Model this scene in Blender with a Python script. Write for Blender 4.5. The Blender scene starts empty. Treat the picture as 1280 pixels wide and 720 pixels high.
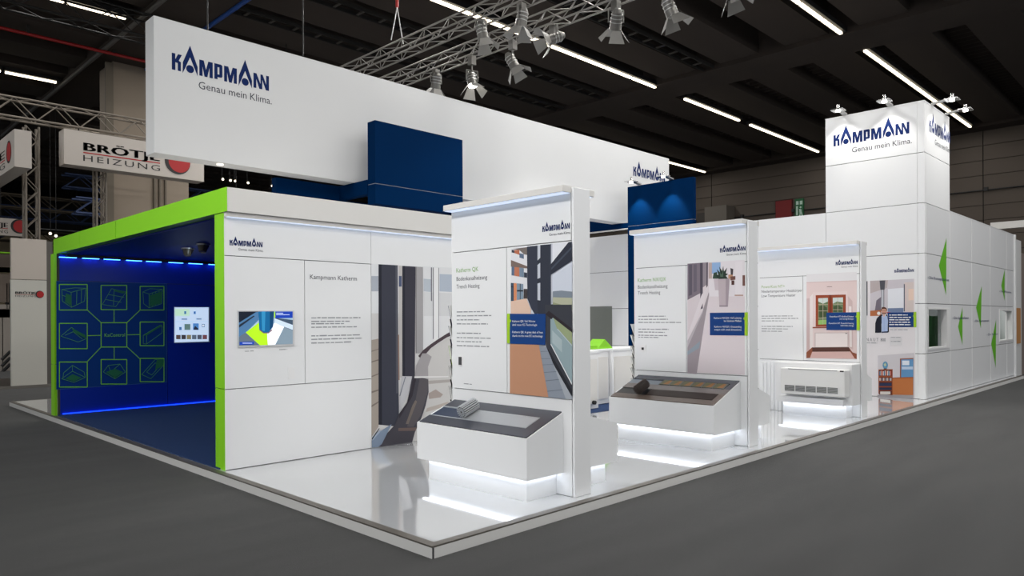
import bpy, math, random
from mathutils import Vector, Matrix
random.seed(7)
S = bpy.context.scene
COL = S.collection
R = math.radians

# ------------------------------------------------------------------ camera
FPX, CYP, YAW, ROLL = 907.0, 398.76, R(44.734), R(-0.293)
CAM = Vector((-3.2507, -4.0282, 1.70))
_f = Vector((math.cos(YAW), math.sin(YAW), 0)); _r = Vector((math.sin(YAW), -math.cos(YAW), 0)); _u = Vector((0, 0, 1))
CR = _r * math.cos(ROLL) + _u * math.sin(ROLL)
CU = _u * math.cos(ROLL) - _r * math.sin(ROLL)
cd = bpy.data.cameras.new('camera'); cam = bpy.data.objects.new('camera', cd); COL.objects.link(cam)
cd.sensor_width = 36.0; cd.lens = FPX / 1280 * 36; cd.shift_y = (CYP - 360) / 1280; cd.clip_end = 300
m = Matrix((CR, CU, -_f)).transposed().to_4x4(); m.translation = CAM; cam.matrix_world = m
S.camera = cam

# ------------------------------------------------------------------ view, world, hall lights
S.view_settings.view_transform = 'Standard'; S.view_settings.look = 'None'
S.view_settings.gamma = 1; S.view_settings.use_curve_mapping = False
S.view_settings.exposure = 0.1
S.cycles.use_denoising = True
S.cycles.max_bounces = 7; S.cycles.diffuse_bounces = 4; S.cycles.glossy_bounces = 4; S.cycles.transmission_bounces = 6
S.cycles.sample_clamp_indirect = 6.0
W = bpy.data.worlds.new('hall_air'); S.world = W; W.use_nodes = True
W.node_tree.nodes['Background'].inputs[0].default_value = (0.92, 0.96, 1.0, 1)
W.node_tree.nodes['Background'].inputs[1].default_value = 0.78

def area_light(name, loc, aim, sx, sy, power, col=(1, .97, .92), spread=180):
    l = bpy.data.lights.new(name, 'AREA'); l.spread = R(spread); l.shape = 'RECTANGLE'; l.size = sx; l.size_y = sy; l.energy = power; l.color = col
    o = bpy.data.objects.new(name, l); COL.objects.link(o); o.location = loc
    d = Vector(aim) - Vector(loc)
    if abs(d.x) < 1e-6 and abs(d.y) < 1e-6: o.rotation_euler = (0, 0, 0)
    else: o.rotation_euler = d.to_track_quat('-Z', 'Y').to_euler()
    return o
STRIP_Y = (-9.2, -2.6, 4.0, 10.57, 17.25, 24.8)
for sy_ in STRIP_Y:                       # the hall's fluorescent runs, one lamp per bay between two girders
    for x0, x1, pw in ((-11.0, 3.4, 200), (5.4, 18.6, 610), (20.5, 33.4, 130)):
        area_light('hall_strip_light', ((x0 + x1) / 2, sy_, 9.9), ((x0 + x1) / 2, sy_, 0), x1 - x0, .35, pw, (1, .98, .95))
# added, unseen area lights that brighten the two open sides of the stand
area_light('added_fill_light', (.5, -6.0, 8.2), (1.8, 3.6, 1.3), 5, 1.0, 50, (1, .99, .98), 75)
area_light('added_fill_light', (-6.0, .6, 7.6), (3.2, 1.2, 1.2), 4, 1.0, 72, (1, .99, .98), 70)
area_light('added_fill_light', (-5.5, 6.5, 7.0), (.5, 6.5, 2.4), 6, .8, 30, (1, .99, .98), 60)

# ------------------------------------------------------------------ helpers
def lin(c):
    c /= 255.0
    return c / 12.92 if c <= .04045 else ((c + .055) / 1.055) ** 2.4
MATS = {}
def M(name, rgb, rough=.5, metal=0., spec=.5, emit=0., noise=0., nscale=4., bump=0., bscale=60., coat=0.):
    if name in MATS: return MATS[name]
    m = bpy.data.materials.new(name); m.use_nodes = True; nt = m.node_tree; b = nt.nodes['Principled BSDF']
    col = (lin(rgb[0]), lin(rgb[1]), lin(rgb[2]), 1)
    b.inputs['Base Color'].default_value = col; b.inputs['Roughness'].default_value = rough
    b.inputs['Metallic'].default_value = metal; b.inputs['Specular IOR Level'].default_value = spec
    b.inputs['Coat Weight'].default_value = coat; b.inputs['Coat Roughness'].default_value = .05
    if emit:
        b.inputs['Emission Color'].default_value = col; b.inputs['Emission Strength'].default_value = emit
    if noise or bump:
        tc = nt.nodes.new('ShaderNodeTexCoord')
    if noise:
        n = nt.nodes.new('ShaderNodeTexNoise'); n.inputs['Scale'].default_value = nscale; n.inputs['Detail'].default_value = 5
        nt.links.new(tc.outputs['Object'], n.inputs['Vector'])
        mx = nt.nodes.new('ShaderNodeMix'); mx.data_type = 'RGBA'
        mx.inputs[6].default_value = tuple(max(0, c * (1 - noise)) for c in col[:3]) + (1,)
        mx.inputs[7].default_value = tuple(min(1, c * (1 + noise)) for c in col[:3]) + (1,)
        nt.links.new(n.outputs['Fac'], mx.inputs[0]); nt.links.new(mx.outputs[2], b.inputs['Base Color'])
    if bump:
        n2 = nt.nodes.new('ShaderNodeTexNoise'); n2.inputs['Scale'].default_value = bscale; n2.inputs['Detail'].default_value = 3
        nt.links.new(tc.outputs['Object'], n2.inputs['Vector'])
        bp = nt.nodes.new('ShaderNodeBump'); bp.inputs['Strength'].default_value = bump; bp.inputs['Distance'].default_value = .01
        nt.links.new(n2.outputs['Fac'], bp.inputs['Height']); nt.links.new(bp.outputs['Normal'], b.inputs['Normal'])
    MATS[name] = m
    return m
def ink(rgb, emit=0.):
    return M('ink_%d_%d_%d_%d' % (*rgb, int(emit * 100)), rgb, rough=.6, spec=.2, emit=emit)

WHITE = M('white_laminate', (234, 235, 236), rough=.38, noise=.012, nscale=1.5)
WHITE2 = M('white_fascia', (220, 218, 214), rough=.45, noise=.012, nscale=1.5)
DECK = M('white_gloss_floor', (188, 190, 192), rough=.03, spec=.8, noise=.01, nscale=.8, coat=.8)
SEAM = M('dark_joint', (70, 70, 72), rough=.8)
ALU = M('aluminium', (190, 190, 188), rough=.35, metal=.85)
CHROME = M('polished_chrome', (225, 225, 225), rough=.15, metal=1)
TRUSSM = M('truss_aluminium', (150, 147, 142), rough=.45, metal=.6)
BLACK = M('black_metal', (22, 22, 23), rough=.5)
EDGE = M('bronze_edge_profile', (98, 93, 86), rough=.45, metal=.4)
KERB = M('white_kerb_board', (214, 213, 210), rough=.5, noise=.02, nscale=3)
NAVY = M('navy_blue_laminate', (0, 35, 74), rough=.7, spec=.02, noise=.03, nscale=2)
NAVYINK = M('navy_ink', (8, 34, 88), rough=.7, spec=.15)
GREYINK = M('grey_ink', (56, 58, 70), rough=.7, spec=.2)
PALEINK = M('pale_grey_ink', (150, 152, 156), rough=.6)
LIME = M('lime_green_laminate', (142, 222, 22), rough=.4, noise=.02, nscale=2)
LIMEINK = M('lime_ink', (160, 205, 20), rough=.5)
LED = M('white_led', (240, 246, 255), emit=5.5)
LED2 = M('white_led_strip', (208, 222, 246), emit=.72)
BLUEROOM = M('blue_room_laminate', (2, 44, 165), rough=.45, spec=.3, noise=.03, nscale=1)
BLUECARPET = M('blue_carpet', (0, 44, 92), rough=.9, noise=.2, nscale=30, bump=.4, bscale=300)

def tag(o, label, cat, group=None, kind=None):
    o['label'] = label; o['category'] = cat
    if group: o['group'] = group
    if kind: o['kind'] = kind
    return o
def thing(name, label, cat, loc=(0, 0, 0), group=None, kind=None):
    o = bpy.data.objects.new(name, None); COL.objects.link(o); o.location = loc; o.empty_display_size = .2
    return tag(o, label, cat, group, kind)
def link(name, me, parent=None, loc=None):
    o = bpy.data.objects.new(name, me); COL.objects.link(o)
    if parent: o.parent = parent
    if loc is not None: o.location = loc
    return o
def origin_of(p):
    v = Vector((0, 0, 0))
    while p: v = v + p.location; p = p.parent
    return v

class MB:
    """collects geometry in world coordinates, several materials allowed"""
    def __init__(s): s.v = []; s.f = []; s.mi = []; s.mats = []; s.smooth = []
    def mat(s, m):
        if m not in s.mats: s.mats.append(m)
        return s.mats.index(m)
    def face(s, pts, m, sm=False):
        k = len(s.v); s.v += [tuple(p) for p in pts]; s.f.append(list(range(k, k + len(pts)))); s.mi.append(s.mat(m)); s.smooth.append(sm)
    def raw(s, vs, fs, m, sm=False):
        k = len(s.v); s.v += [tuple(p) for p in vs]; i = s.mat(m)
        for f in fs: s.f.append([k + a for a in f]); s.mi.append(i); s.smooth.append(sm)
    def box(s, x0, x1, y0, y1, z0, z1, m, T=None, bev=0.):
        x0, x1 = min(x0, x1), max(x0, x1); y0, y1 = min(y0, y1), max(y0, y1); z0, z1 = min(z0, z1), max(z0, z1)
        vs = [(x, y, z) for z in (z0, z1) for x, y in ((x0, y0), (x1, y0), (x1, y1), (x0, y1))]
        fs = [(3, 2, 1, 0), (4, 5, 6, 7), (0, 1, 5, 4), (1, 2, 6, 5), (2, 3, 7, 6), (3, 0, 4, 7)]
        if T: vs = [T @ Vector(v) for v in vs]
        s.raw(vs, fs, m); return s
    def prism(s, pts, ext, m):
        """closed outline (list of Vectors) extruded by vector ext"""
        n = len(pts); a = [Vector(p) for p in pts]; b = [p + Vector(ext) for p in a]
        s.raw(a + b, [list(range(n))[::-1], list(range(n, 2 * n))] + [(i, (i + 1) % n, n + (i + 1) % n, n + i) for i in range(n)], m); return s
    def tube(s, p, q, r, m, n=8, r2=None, caps=True):
        p, q = Vector(p), Vector(q); d = (q - p).normalized(); a = d.orthogonal().normalized(); b = d.cross(a); r2 = r if r2 is None else r2
        A = [p + (a * math.cos(t) + b * math.sin(t)) * r for t in [2 * math.pi * i / n for i in range(n)]]
        B = [q + (a * math.cos(t) + b * math.sin(t)) * r2 for t in [2 * math.pi * i / n for i in range(n)]]
        s.raw(A + B, [(i, (i + 1) % n, n + (i + 1) % n, n + i) for i in range(n)], m, True)
        if caps: s.raw(A + B, [list(range(n))[::-1], list(range(n, 2 * n))], m)
        return s
    def build(s, name, parent=None):
        off = origin_of(parent) if parent else Vector((0, 0, 0))
        me = bpy.data.meshes.new(name)
        me.from_pydata([tuple(Vector(v) - off) for v in s.v], [], s.f)
        for m_ in s.mats: me.materials.append(m_)
        me.polygons.foreach_set('material_index', s.mi); me.polygons.foreach_set('use_smooth', s.smooth)
        me.update()
        return link(name, me, parent)
def boxpart(name, parent, x0, x1, y0, y1, z0, z1, m): return MB().box(x0, x1, y0, y1, z0, z1, m).build(name, parent)
def bev(o, w=.006, seg=2):
    b = o.modifiers.new('bevel', 'BEVEL'); b.width = w; b.segments = seg; b.limit_method = 'ANGLE'; return o
UNIT = {}
def rod(name, parent, p, q, r, m, n=6):
    """a straight bar; all bars of one material share one mesh"""
    if (m.name, n) not in UNIT:
        b = MB(); b.tube((0, 0, 0), (0, 0, 1), 1, m, n); me = bpy.data.meshes.new('bar')
        me.from_pydata(b.v, [], b.f); me.materials.append(m); me.polygons.foreach_set('use_smooth', b.smooth); me.update(); UNIT[(m.name, n)] = me
    p, q = Vector(p), Vector(q); o = link(name, UNIT[(m.name, n)], parent)
    d = q - p; off = origin_of(parent) if parent else Vector((0, 0, 0))
    o.location = p - off; o.rotation_mode = 'QUATERNION'; o.rotation_quaternion = Vector((0, 0, 1)).rotation_difference(d.normalized()); o.scale = (r, r, d.length)
    return o
CUBE = {}
def block(name, parent, x0, x1, y0, y1, z0, z1, m):
    """axis-aligned piece; alike pieces share one mesh"""
    if m.name not in CUBE:
        b = MB().box(-.5, .5, -.5, .5, -.5, .5, m); me = bpy.data.meshes.new('block'); me.from_pydata(b.v, [], b.f); me.materials.append(m); me.update(); CUBE[m.name] = me
    o = link(name, CUBE[m.name], parent); off = origin_of(parent) if parent else Vector((0, 0, 0))
    o.location = Vector(((x0 + x1) / 2, (y0 + y1) / 2, (z0 + z1) / 2)) - off
    o.scale = (abs(x1 - x0), abs(y1 - y0), abs(z1 - z0)); return o

def on(ax, v, px, py):
    """the point of the plane <ax = v> that the photograph shows at pixel (px, py)"""
    d = _f + CR * ((px - 640) / FPX) - CU * ((py - CYP) / FPX); i = 'xyz'.index(ax)
    return CAM + d * ((v - CAM[i]) / d[i])
def face_dirs(ax):      # right-hand direction and outward normal of a face that looks at -x or -y
    return (Vector((0, -1, 0)), Vector((-1, 0, 0))) if ax == 'x' else (Vector((1, 0, 0)), Vector((0, -1, 0)))

def flat_print(name, parent, ax, v, polys, zoom=(0, 0, 1), off=.001, step=.00025, emit=0.):
    """flat printed picture on a panel face: coloured outlines, one sheet over the other"""
    b = MB(); u, n = face_dirs(ax)
    for k, (rgb, pts) in enumerate(polys):
        P = [on(ax, v, zoom[0] + a / zoom[2], zoom[1] + c / zoom[2]) + n * (off + k * step) for a, c in pts]
        ar = sum((P[i] - P[0]).cross(P[i + 1] - P[0]).dot(n) for i in range(1, len(P) - 1))
        b.face(P if ar > 0 else P[::-1], ink(rgb, emit) if isinstance(rgb, tuple) else rgb)
    return b.build(name, parent)
def rect(a, b_, c, d): return [(a, b_), (c, b_), (c, d), (a, d)]
def disc(cx, cy, rx, ry, n=18): return [(cx + rx * math.cos(2 * math.pi * i / n), cy + ry * math.sin(2 * math.pi * i / n)) for i in range(n)]
def stroke(a, b_, w):
    d = Vector((b_[0] - a[0], b_[1] - a[1])); L = max(d.length, 1e-6); nx, ny = -d.y / L * w / 2, d.x / L * w / 2
    return [(a[0] + nx, a[1] + ny), (b_[0] + nx, b_[1] + ny), (b_[0] - nx, b_[1] - ny), (a[0] - nx, a[1] - ny)]

# lettering ---------------------------------------------------------------
def glyphs(body, shear=0., bold=0., space=1.):
    c = bpy.data.curves.new('t', 'FONT'); c.body = body; c.resolution_u = 2; c.shear = shear; c.offset = bold; c.space_character = space
    o = bpy.data.objects.new('t', c); me = bpy.data.meshes.new_from_object(o)
    vs = [tuple(v.co) for v in me.vertices]; fs = [list(p.vertices) for p in me.polygons]
    bpy.data.objects.remove(o); bpy.data.curves.remove(c); bpy.data.meshes.remove(me)
    return vs, fs
_hv = [v[1] for v in glyphs('H')[0]]; CAPH = max(_hv) - min(_hv)
def add_text(b, body, o, u, n, width, cap, m, off=.0012, bold=0., space=1.):
    vs, fs = glyphs(body, space=space)
    if bold:
        k0 = len(vs); v0 = list(vs); f0 = list(fs)
        for q, dx in enumerate((-bold, bold, 2 * bold)):
            vs = vs + [(x + dx, y, z + .0001 * (q + 1)) for x, y, z in v0]; fs = fs + [[i + k0 * (q + 1) for i in f] for f in f0]
    x0 = min(v[0] for v in vs); x1 = max(v[0] for v in vs); k = width / (x1 - x0); h = cap / CAPH
    up = Vector((0, 0, 1))
    b.raw([Vector(o) + u * ((v[0] - x0) * k) + up * (v[1] * h) + n * off for v in vs], fs, m)
def lettering(name, parent, ax, v, lines, off=.0012, bold=0.):
    """lines: (text, left px, right px, baseline py at the left, cap height px, material)"""
    u, n = face_dirs(ax)
    for body, xa, xb, ya, cap, m in lines:
        b = MB(); p = on(ax, v, xa, ya); q = on(ax, v, xb, ya); t = on(ax, v, xa, ya - cap)
        add_text(b, body, p, u, n, (q - p).dot(u), t.z - p.z, m, off, bold)
        b.build(name, parent)
def fine_print(name, parent, ax, v, lines, m=None, off=.0012):
    """paragraphs too small to read: rows of word-long dashes; (left px, right px, py, px height)"""
    b = MB(); u, n = face_dirs(ax); rnd = random.Random(len(lines) * 31 + int(lines[0][0]))
    for xa, xb, ya, h in lines:
        p = on(ax, v, xa, ya); q = on(ax, v, xb, ya); hh = (on(ax, v, xa, ya - h).z - p.z); L = (q - p).dot(u); t = 0
        while t < L:
            w = min(L - t, rnd.uniform(.03, .11)); a = p + u * t + n * off; c = p + u * (t + w) + n * off
            z = Vector((0, 0, hh * rnd.uniform(.75, 1))); b.face([a, c, c + z, a + z], m or PALEINK); t += w + .012
    o = b.build(name, parent); o['kind'] = 'stuff'; return o

LOGO = dict(
 K=[(0,.162),(.0332,.162),(.0332,.108),(.0588,.162),(.0954,.162),(.066,.1),(.0855,.09),(.0855,0),(.0555,0),(.0555,.074),(.0332,.0775),(.0332,0),(0,0)],
 A=[(.1743,.276),(.2476,.08),(.2462,-.01),(.2215,.05),(.1738,.160),(.1276,.045),(.101,-.013),(.1044,.0954)],
 M=[(.264,.162),(.3084,.162),(.3300,.0747),(.3535,.162),(.398,.162),(.398,.003),(.3648,.003),(.3648,.1),(.3437,.003),(.3147,.003),(.2956,.098),(.2956,.003),(.264,.003)],
 P=[(.414,.163),(.484,.163),(.497,.152),(.497,.042),(.485,.029),(.4467,.029),(.4467,.006),(.414,.006)],
 A2=[(.7372,.2766),(.8112,.0747),(.8098,-.006),(.7845,.048),(.7365,.159),(.6897,.045),(.6653,-.01),(.6694,.0968)],
 N=[(.827,.165),(.8603,.165),(.9046,.0629),(.9046,.165),(.9295,.165),(.9689,.0685),(.9689,.166),(1.0,.166),(1.0,.009),(.964,.009),(.9246,.11),(.9246,.009),(.8914,.009),(.858,.1037),(.858,.009),(.827,.009)])
LOGO['M2'] = [(x + .25, y) for x, y in LOGO['M']]
def logo(parent, ax, v, pl, pr, off=.0015, text=True):
    """the KAMPMANN word mark; pl / pr = pixels of its lower left and lower right corners on the face"""
    u, n = face_dirs(ax); p = on(ax, v, *pl); q = on(ax, v, *pr); w = (q - p).dot(u); up = Vector((0, 0, 1)); b = MB()
    P = lambda x, y: p + u * (x * w) + up * (y * w) + n * off
    for k in ('K', 'A', 'M', 'M2', 'A2', 'N'): b.face([P(x, y) for x, y in LOGO[k]][::-1], NAVYINK)
    for q4 in ([(.414,.163),(.4467,.163),(.4467,.006),(.414,.006)], [(.4467,.163),(.484,.163),(.497,.152),(.497,.13),(.4467,.13)],
               [(.4654,.13),(.497,.13),(.497,.058),(.4654,.058)], [(.4467,.058),(.497,.058),(.497,.042),(.485,.029),(.4467,.029)]):
        b.face([P(x, y) for x, y in q4][::-1], NAVYINK)
    for cx, cy, r in ((.1738, .044, .0385), (.7368, .046, .0385)):
        b.face([P(cx + r * math.cos(t), cy + r * math.sin(t)) for t in [2 * math.pi * i / 20 for i in range(20)]], NAVYINK)
    o = b.build('logo', parent)
    if text:
        for word, f0, f1 in (('Genau', 0, .345), ('mein', .397, .64), ('Klima.', .69, 1)):
            t = MB(); add_text(t, word, P(.2555 + .775 * f0, -.128), u, n, .775 * w * (f1 - f0), .072 * w, GREYINK, 0.); t.build('slogan_word', parent)
    return o

# ================================================================== THE HALL
def structure(o): o['kind'] = 'structure'; return o
# carpet
cm = M('grey_hall_carpet', (62, 62, 62), rough=.95, spec=.15, noise=.16, nscale=70, bump=.5, bscale=500)
nt = cm.node_tree; bs = nt.nodes['Principled BSDF']
bs.inputs['Sheen Weight'].default_value = .11; bs.inputs['Sheen Roughness'].default_value = .5
src = bs.inputs['Base Color'].links[0].from_socket
tc = nt.nodes.new('ShaderNodeTexCoord'); mp = nt.nodes.new('ShaderNodeMapping'); mp.inputs['Scale'].default_value = (.35, 2.2, 1)
nz = nt.nodes.new('ShaderNodeTexNoise'); nz.inputs['Scale'].default_value = 1.2; nz.inputs['Detail'].default_value = 4
nt.links.new(tc.outputs['Object'], mp.inputs[0]); nt.links.new(mp.outputs[0], nz.inputs['Vector'])
cr = nt.nodes.new('ShaderNodeMapRange'); cr.inputs[1].default_value = .3; cr.inputs[2].default_value = .7; cr.inputs[3].default_value = .86; cr.inputs[4].default_value = 1.14
nt.links.new(nz.outputs['Fac'], cr.inputs[0])
mm = nt.nodes.new('ShaderNodeMix'); mm.data_type = 'RGBA'; mm.blend_type = 'MULTIPLY'; mm.inputs[0].default_value = 1
nt.links.new(src, mm.inputs[6]); nt.links.new(cr.outputs[0], mm.inputs[7]); nt.links.new(mm.outputs[2], bs.inputs['Base Color'])
structure(boxpart('floor', None, -30, 36, -30, 62, -.05, 0, cm))

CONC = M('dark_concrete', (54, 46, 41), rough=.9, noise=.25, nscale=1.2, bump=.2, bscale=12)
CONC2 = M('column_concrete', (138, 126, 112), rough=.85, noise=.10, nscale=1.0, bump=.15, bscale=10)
SOOT = M('black_ceiling', (26, 24, 22), rough=.95)
WALLM = M('wall_concrete_plank', (92, 83, 75), rough=.85, noise=.12, nscale=.8)
DARKGAP = M('plank_joint', (40, 36, 33), rough=.9)
ceil = structure(boxpart('ceiling', None, -30, 36, -30, 62, 11.35, 11.6, SOOT))
for gx0, gx1 in ((-26, -24.2), (-11.5, -11.2), (3.7, 5.3), (18.7, 20.4), (33.6, 34.6)):      # main girders
    if gx1 - gx0 < .5: gx0, gx1 = gx0 - .6, gx1 + .6
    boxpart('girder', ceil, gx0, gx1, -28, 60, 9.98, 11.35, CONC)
for k in range(-8, 20):                                    # ribs between the slots that hold the lights
    yc = 4.0 + 2.19 * (k + .5)
    for x0, x1 in ((-10.6, 3.7), (5.3, 18.7), (20.4, 33.6)):
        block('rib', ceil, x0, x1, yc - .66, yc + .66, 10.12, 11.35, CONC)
for k in range(-3, 9):                                     # fine louvres in the slots of the right-hand bays
    yc = 4.0 + 2.19 * k
    b = MB(); x = 20.6
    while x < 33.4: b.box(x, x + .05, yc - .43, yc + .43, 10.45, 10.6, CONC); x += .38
    o = b.build('louvre_grid', ceil); o['kind'] = 'stuff'
for y_, lb in ((8.36, 'black ladder cable tray in the ceiling slot before the long light run'), (12.74, 'black ladder cable tray in the ceiling slot behind the long light run'), (14.93, 'black ladder cable tray in the second slot behind the long light run')):
    t = thing('cable_tray', lb, 'cable tray', (5.4, y_, 10.1), 'ladder cable trays in the ceiling slots')
    for s_ in (-.2, .2): boxpart('rail', t, 5.35, 18.65, y_ + s_ - .02, y_ + s_ + .02, 10.0, 10.1, SOOT)
    for k in range(18): block('rung', t, 5.7 + .72 * k, 5.78 + .72 * k, y_ - .18, y_ + .18, 10.03, 10.06, M('tray_grey_steel', (70, 66, 62), rough=.6))
wf = structure(boxpart('wall_far', None, 34.62, 35.0, -12, 62, 0, 11.35, DARKGAP))
zs = [.02 + .665 * i for i in range(16)]; ys = [-10.0, -3.1, 3.8, 8.3, 10.7, 17.2, 24.2, 31.1, 38, 45, 52, 60]
for i in range(15):
    for j in range(len(ys) - 1):
        block('plank', wf, 34.56, 34.62, ys[j] + .02, ys[j + 1] - .02, zs[i] + .012, zs[i + 1] - .012, WALLM)
structure(boxpart('wall_left', None, -30, 36, 61.5, 62, 0, 11.35, M('far_dark_wall', (34, 32, 30), rough=.9)))
pipe = thing('wall_conduit', 'thin dark conduit clipped along the concrete hall wall', 'conduit', (34.4, 10, 7.2))
rod('pipe', pipe, (34.48, -9, 7.32), (34.48, 40, 7.32), .035, BLACK)
for i in range(16): block('clip', pipe, 34.40, 34.56, -8 + 2.9 * i, -7.85 + 2.9 * i, 7.28, 7.44, BLACK)
# red notice board and exit sign on the far wall, grey cabinet
s = thing('red_board', 'dark red board high on the concrete hall wall', 'board', (34.5, 12.9, 6.9))
boxpart('board', s, 34.44, 34.55, 12.47, 13.32, 6.6, 7.93, M('dark_red_board', (120, 18, 20), rough=.6))
boxpart('frame', s, 34.46, 34.56, 12.43, 13.36, 6.56, 7.97, M('red_frame', (84, 12, 14), rough=.6))
s = thing('exit_sign', 'green emergency exit sign beside the dark red board', 'sign', (34.5, 12.05, 6.9))
boxpart('plate', s, 34.45, 34.55, 11.83, 12.28, 6.9, 7.94, M('exit_green', (14, 96, 52), rough=.5))
b = MB(); EW = M('exit_white', (190, 215, 200), rough=.5)
n = Vector((-1, 0, 0)); X = 34.445
for poly in ([(.30,.42),(.36,.48),(.30,.54),(.24,.48)], [(.22,.40),(.34,.38),(.36,.22),(.24,.2)], [(.25,.22),(.32,.22),(.28,.02),(.22,.02)], [(.30,.22),(.37,.22),(.42,.05),(.36,.04)],
             [(.06,.1),(.16,.1),(.16,.55),(.06,.55)], [(.06,.62),(.2,.62),(.2,.8),(.06,.8)], [(.26,.62),(.4,.62),(.4,.8),(.26,.8)]):
    b.face([(X, 12.28 - a, 6.98 + c * 1.05) for a, c in poly], EW)
b.build('pictogram', s)
s = thing('wall_cabinet', 'grey ventilation cabinet on the concrete hall wall left of the red board', 'cabinet', (34, 16.7, 6.5))
boxpart('body', s, 33.6, 34.55, 15.75, 17.1, 6.3, 7.95, M('cabinet_grey', (104, 98, 90), rough=.7))
boxpart('side_box', s, 33.8, 34.55, 17.12, 17.7, 6.3, 7.7, M('cabinet_dark', (62, 58, 54), rough=.7))
boxpart('base', s, 33.7, 34.55, 15.8, 17.65, 0.0, 6.28, M('cabinet_shaft', (92, 86, 78), rough=.8))

# fluorescent runs seen under the ceiling
TUBE = M('fluorescent_tube', (255, 240, 212), emit=3.2)
def light_run(label, y, segs, z=9.93):
    t = thing('ceiling_light', label, 'light', (segs[0][0], y, z), 'fluorescent light runs under the hall ceiling')
    for a, c, n in segs:
        boxpart('channel', t, a - .05, c + .05, y - .14, y + .14, z + .06, z + .2, BLACK)
        L = (c - a) / n
        for i in range(n): block('tube', t, a + i * L + .04, a + (i + 1) * L - .04, y - .042, y + .042, z, z + .06, TUBE)
light_run('long fluorescent run crossing the frame top above the white truss lights', 10.57, [(5.6, 18.86, 9)])
light_run('fluorescent run behind the concrete girder, left of the white tower', 10.57, [(20.75, 25.1, 3), (26.0, 33.3, 5)])
light_run('fluorescent run cut by the frame top, before the girder on the right', 4.0, [(5.6, 18.55, 9)])
light_run('fluorescent run ending above the tower, behind the girder on the right', 4.0, [(20.4, 33.3, 9)])
light_run('distant fluorescent run at the right end of the long white banner', 17.1, [(20.9, 33.7, 8)])
light_run('fluorescent run at upper left, behind the black catwalk', 17.38, [(-9.8, 3.46, 9)])
light_run('fluorescent run at far left above the grey truss', 24.8, [(-9.8, 1.95, 8), (2.0, 3.55, 1)])
light_run('distant low fluorescent run behind the lime green beam', 31.4, [(5.6, 13.3, 5)])

# pipes under the ceiling at the left
def pipe_thing(name, label, p, q, r, m, cat='pipe'):
    t = thing(name, label, cat, p); rod('tube', t, p, q, r, m, 8)
    for i in range(7):
        c = Vector(p).lerp(Vector(q), (i + .5) / 7); boxpart('hanger', t, c.x - .04, c.x + .04, c.y - .04, c.y + .04, c.z, 10.2, BLACK)
pipe_thing('red_pipe', 'thin red pipe under a ceiling beam at the upper left', (-6, 20.2, 9.86), (9.5, 20.2, 9.86), .05, M('red_paint', (150, 12, 16), rough=.5))
pipe_thing('blue_pipe', 'blue pipe under the ceiling above the left end of the long white banner', (5.25, 2, 9.95), (5.25, 24, 9.95), .06, M('blue_paint', (24, 74, 150), rough=.5))
pipe_thing('grey_duct', 'slim grey duct under the ceiling at the upper left', (3.72, 8, 9.95), (3.72, 44, 9.95), .06, M('duct_grey', (92, 90, 88), rough=.6))

def flat_truss(name, label, p, q, h, m, r=.03, bay=.6, group=None):
    """far truss, one mesh"""
    t = MB(); p, q = Vector(p), Vector(q); d = (q - p); L = d.length; e = d / L; side = Vector((-e.y, e.x, 0)) * h; up = Vector((0, 0, h))
    if abs(e.z) > .9: side = Vector((h, 0, 0)); up = Vector((0, h, 0))
    cs = [Vector(), side, up, up + side]
    for c in cs: t.tube(p + c, q + c, r, m, 5)
    k = int(L / bay)
    for i in range(k):
        a, c = p + e * (i * bay), p + e * ((i + 1) * bay)
        if i % 2: a, c = c, a
        for s0, s1 in ((0, 2), (1, 3), (0, 1), (2, 3)):
            t.tube(a + cs[s0], c + cs[s1], r * .55, m, 4)
    if abs(e.z) < .9 and p.z > 3:
        for k in (.1, .5, .9):
            hp_ = p + d * k; q_ = (hp_.y - 4.0) / 2.19 % 1; t.tube(hp_ + up, Vector((hp_.x, hp_.y, 10.118 if .2 < q_ < .8 else 11.345)), .012, BLACK, 4)
    o = t.build(name); tag(o, label, 'truss', group); return o
def truss(name, label, p, q, w, h, m, r=.025, bay=.45, group=None):
    """near truss: four chords and every brace a part"""
    p, q = Vector(p), Vector(q); T = thing(name, label, 'truss', p, group); d = q - p; L = d.length; e = d / L
    if abs(e.z) > .9: a, c = Vector((w, 0, 0)), Vector((0, h, 0))
    else: a, c = Vector((-e.y, e.x, 0)) * w, Vector((0, 0, h))
    cs = [Vector(), a, c, a + c]
    for k in cs: rod('chord', T, p + k, q + k, r, m, 8)
    n = max(2, int(L / bay)); st = L / n
    for i in range(n):
        s0, s1 = p + e * (i * st), p + e * ((i + 1) * st)
        if i % 2: s0, s1 = s1, s0
        for k0, k1 in ((0, 2), (1, 3), (0, 1), (2, 3)): rod('brace', T, s0 + cs[k0], s1 + cs[k1], r * .5, m, 5)
    return T
CATM = M('catwalk_steel', (18, 17, 16), rough=.7)
flat_truss('catwalk', 'black lattice catwalk under the ceiling at the top left corner', (-9, 16.4, 9.25), (9.5, 16.4, 9.25), .6, CATM, .03, .8)
# concrete column at the left with its capital strip
c = thing('concrete_column', 'wide bare concrete hall column behind the red and black hanging sign', 'column', (5, 21.8, 0))
boxpart('shaft', c, 4.25, 6.6, 21.25, 22.6, 0, 9.98, CONC2)
for i, xx in enumerate((4.02, 5.45, 5.62, 5.8)): boxpart('cable_duct', c, xx, xx + (.22 if i == 0 else .05), 21.17, 21.26, 0, 9.9, M('duct_tan', (104, 96, 84), rough=.8))
SCENEMARK = None
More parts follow.
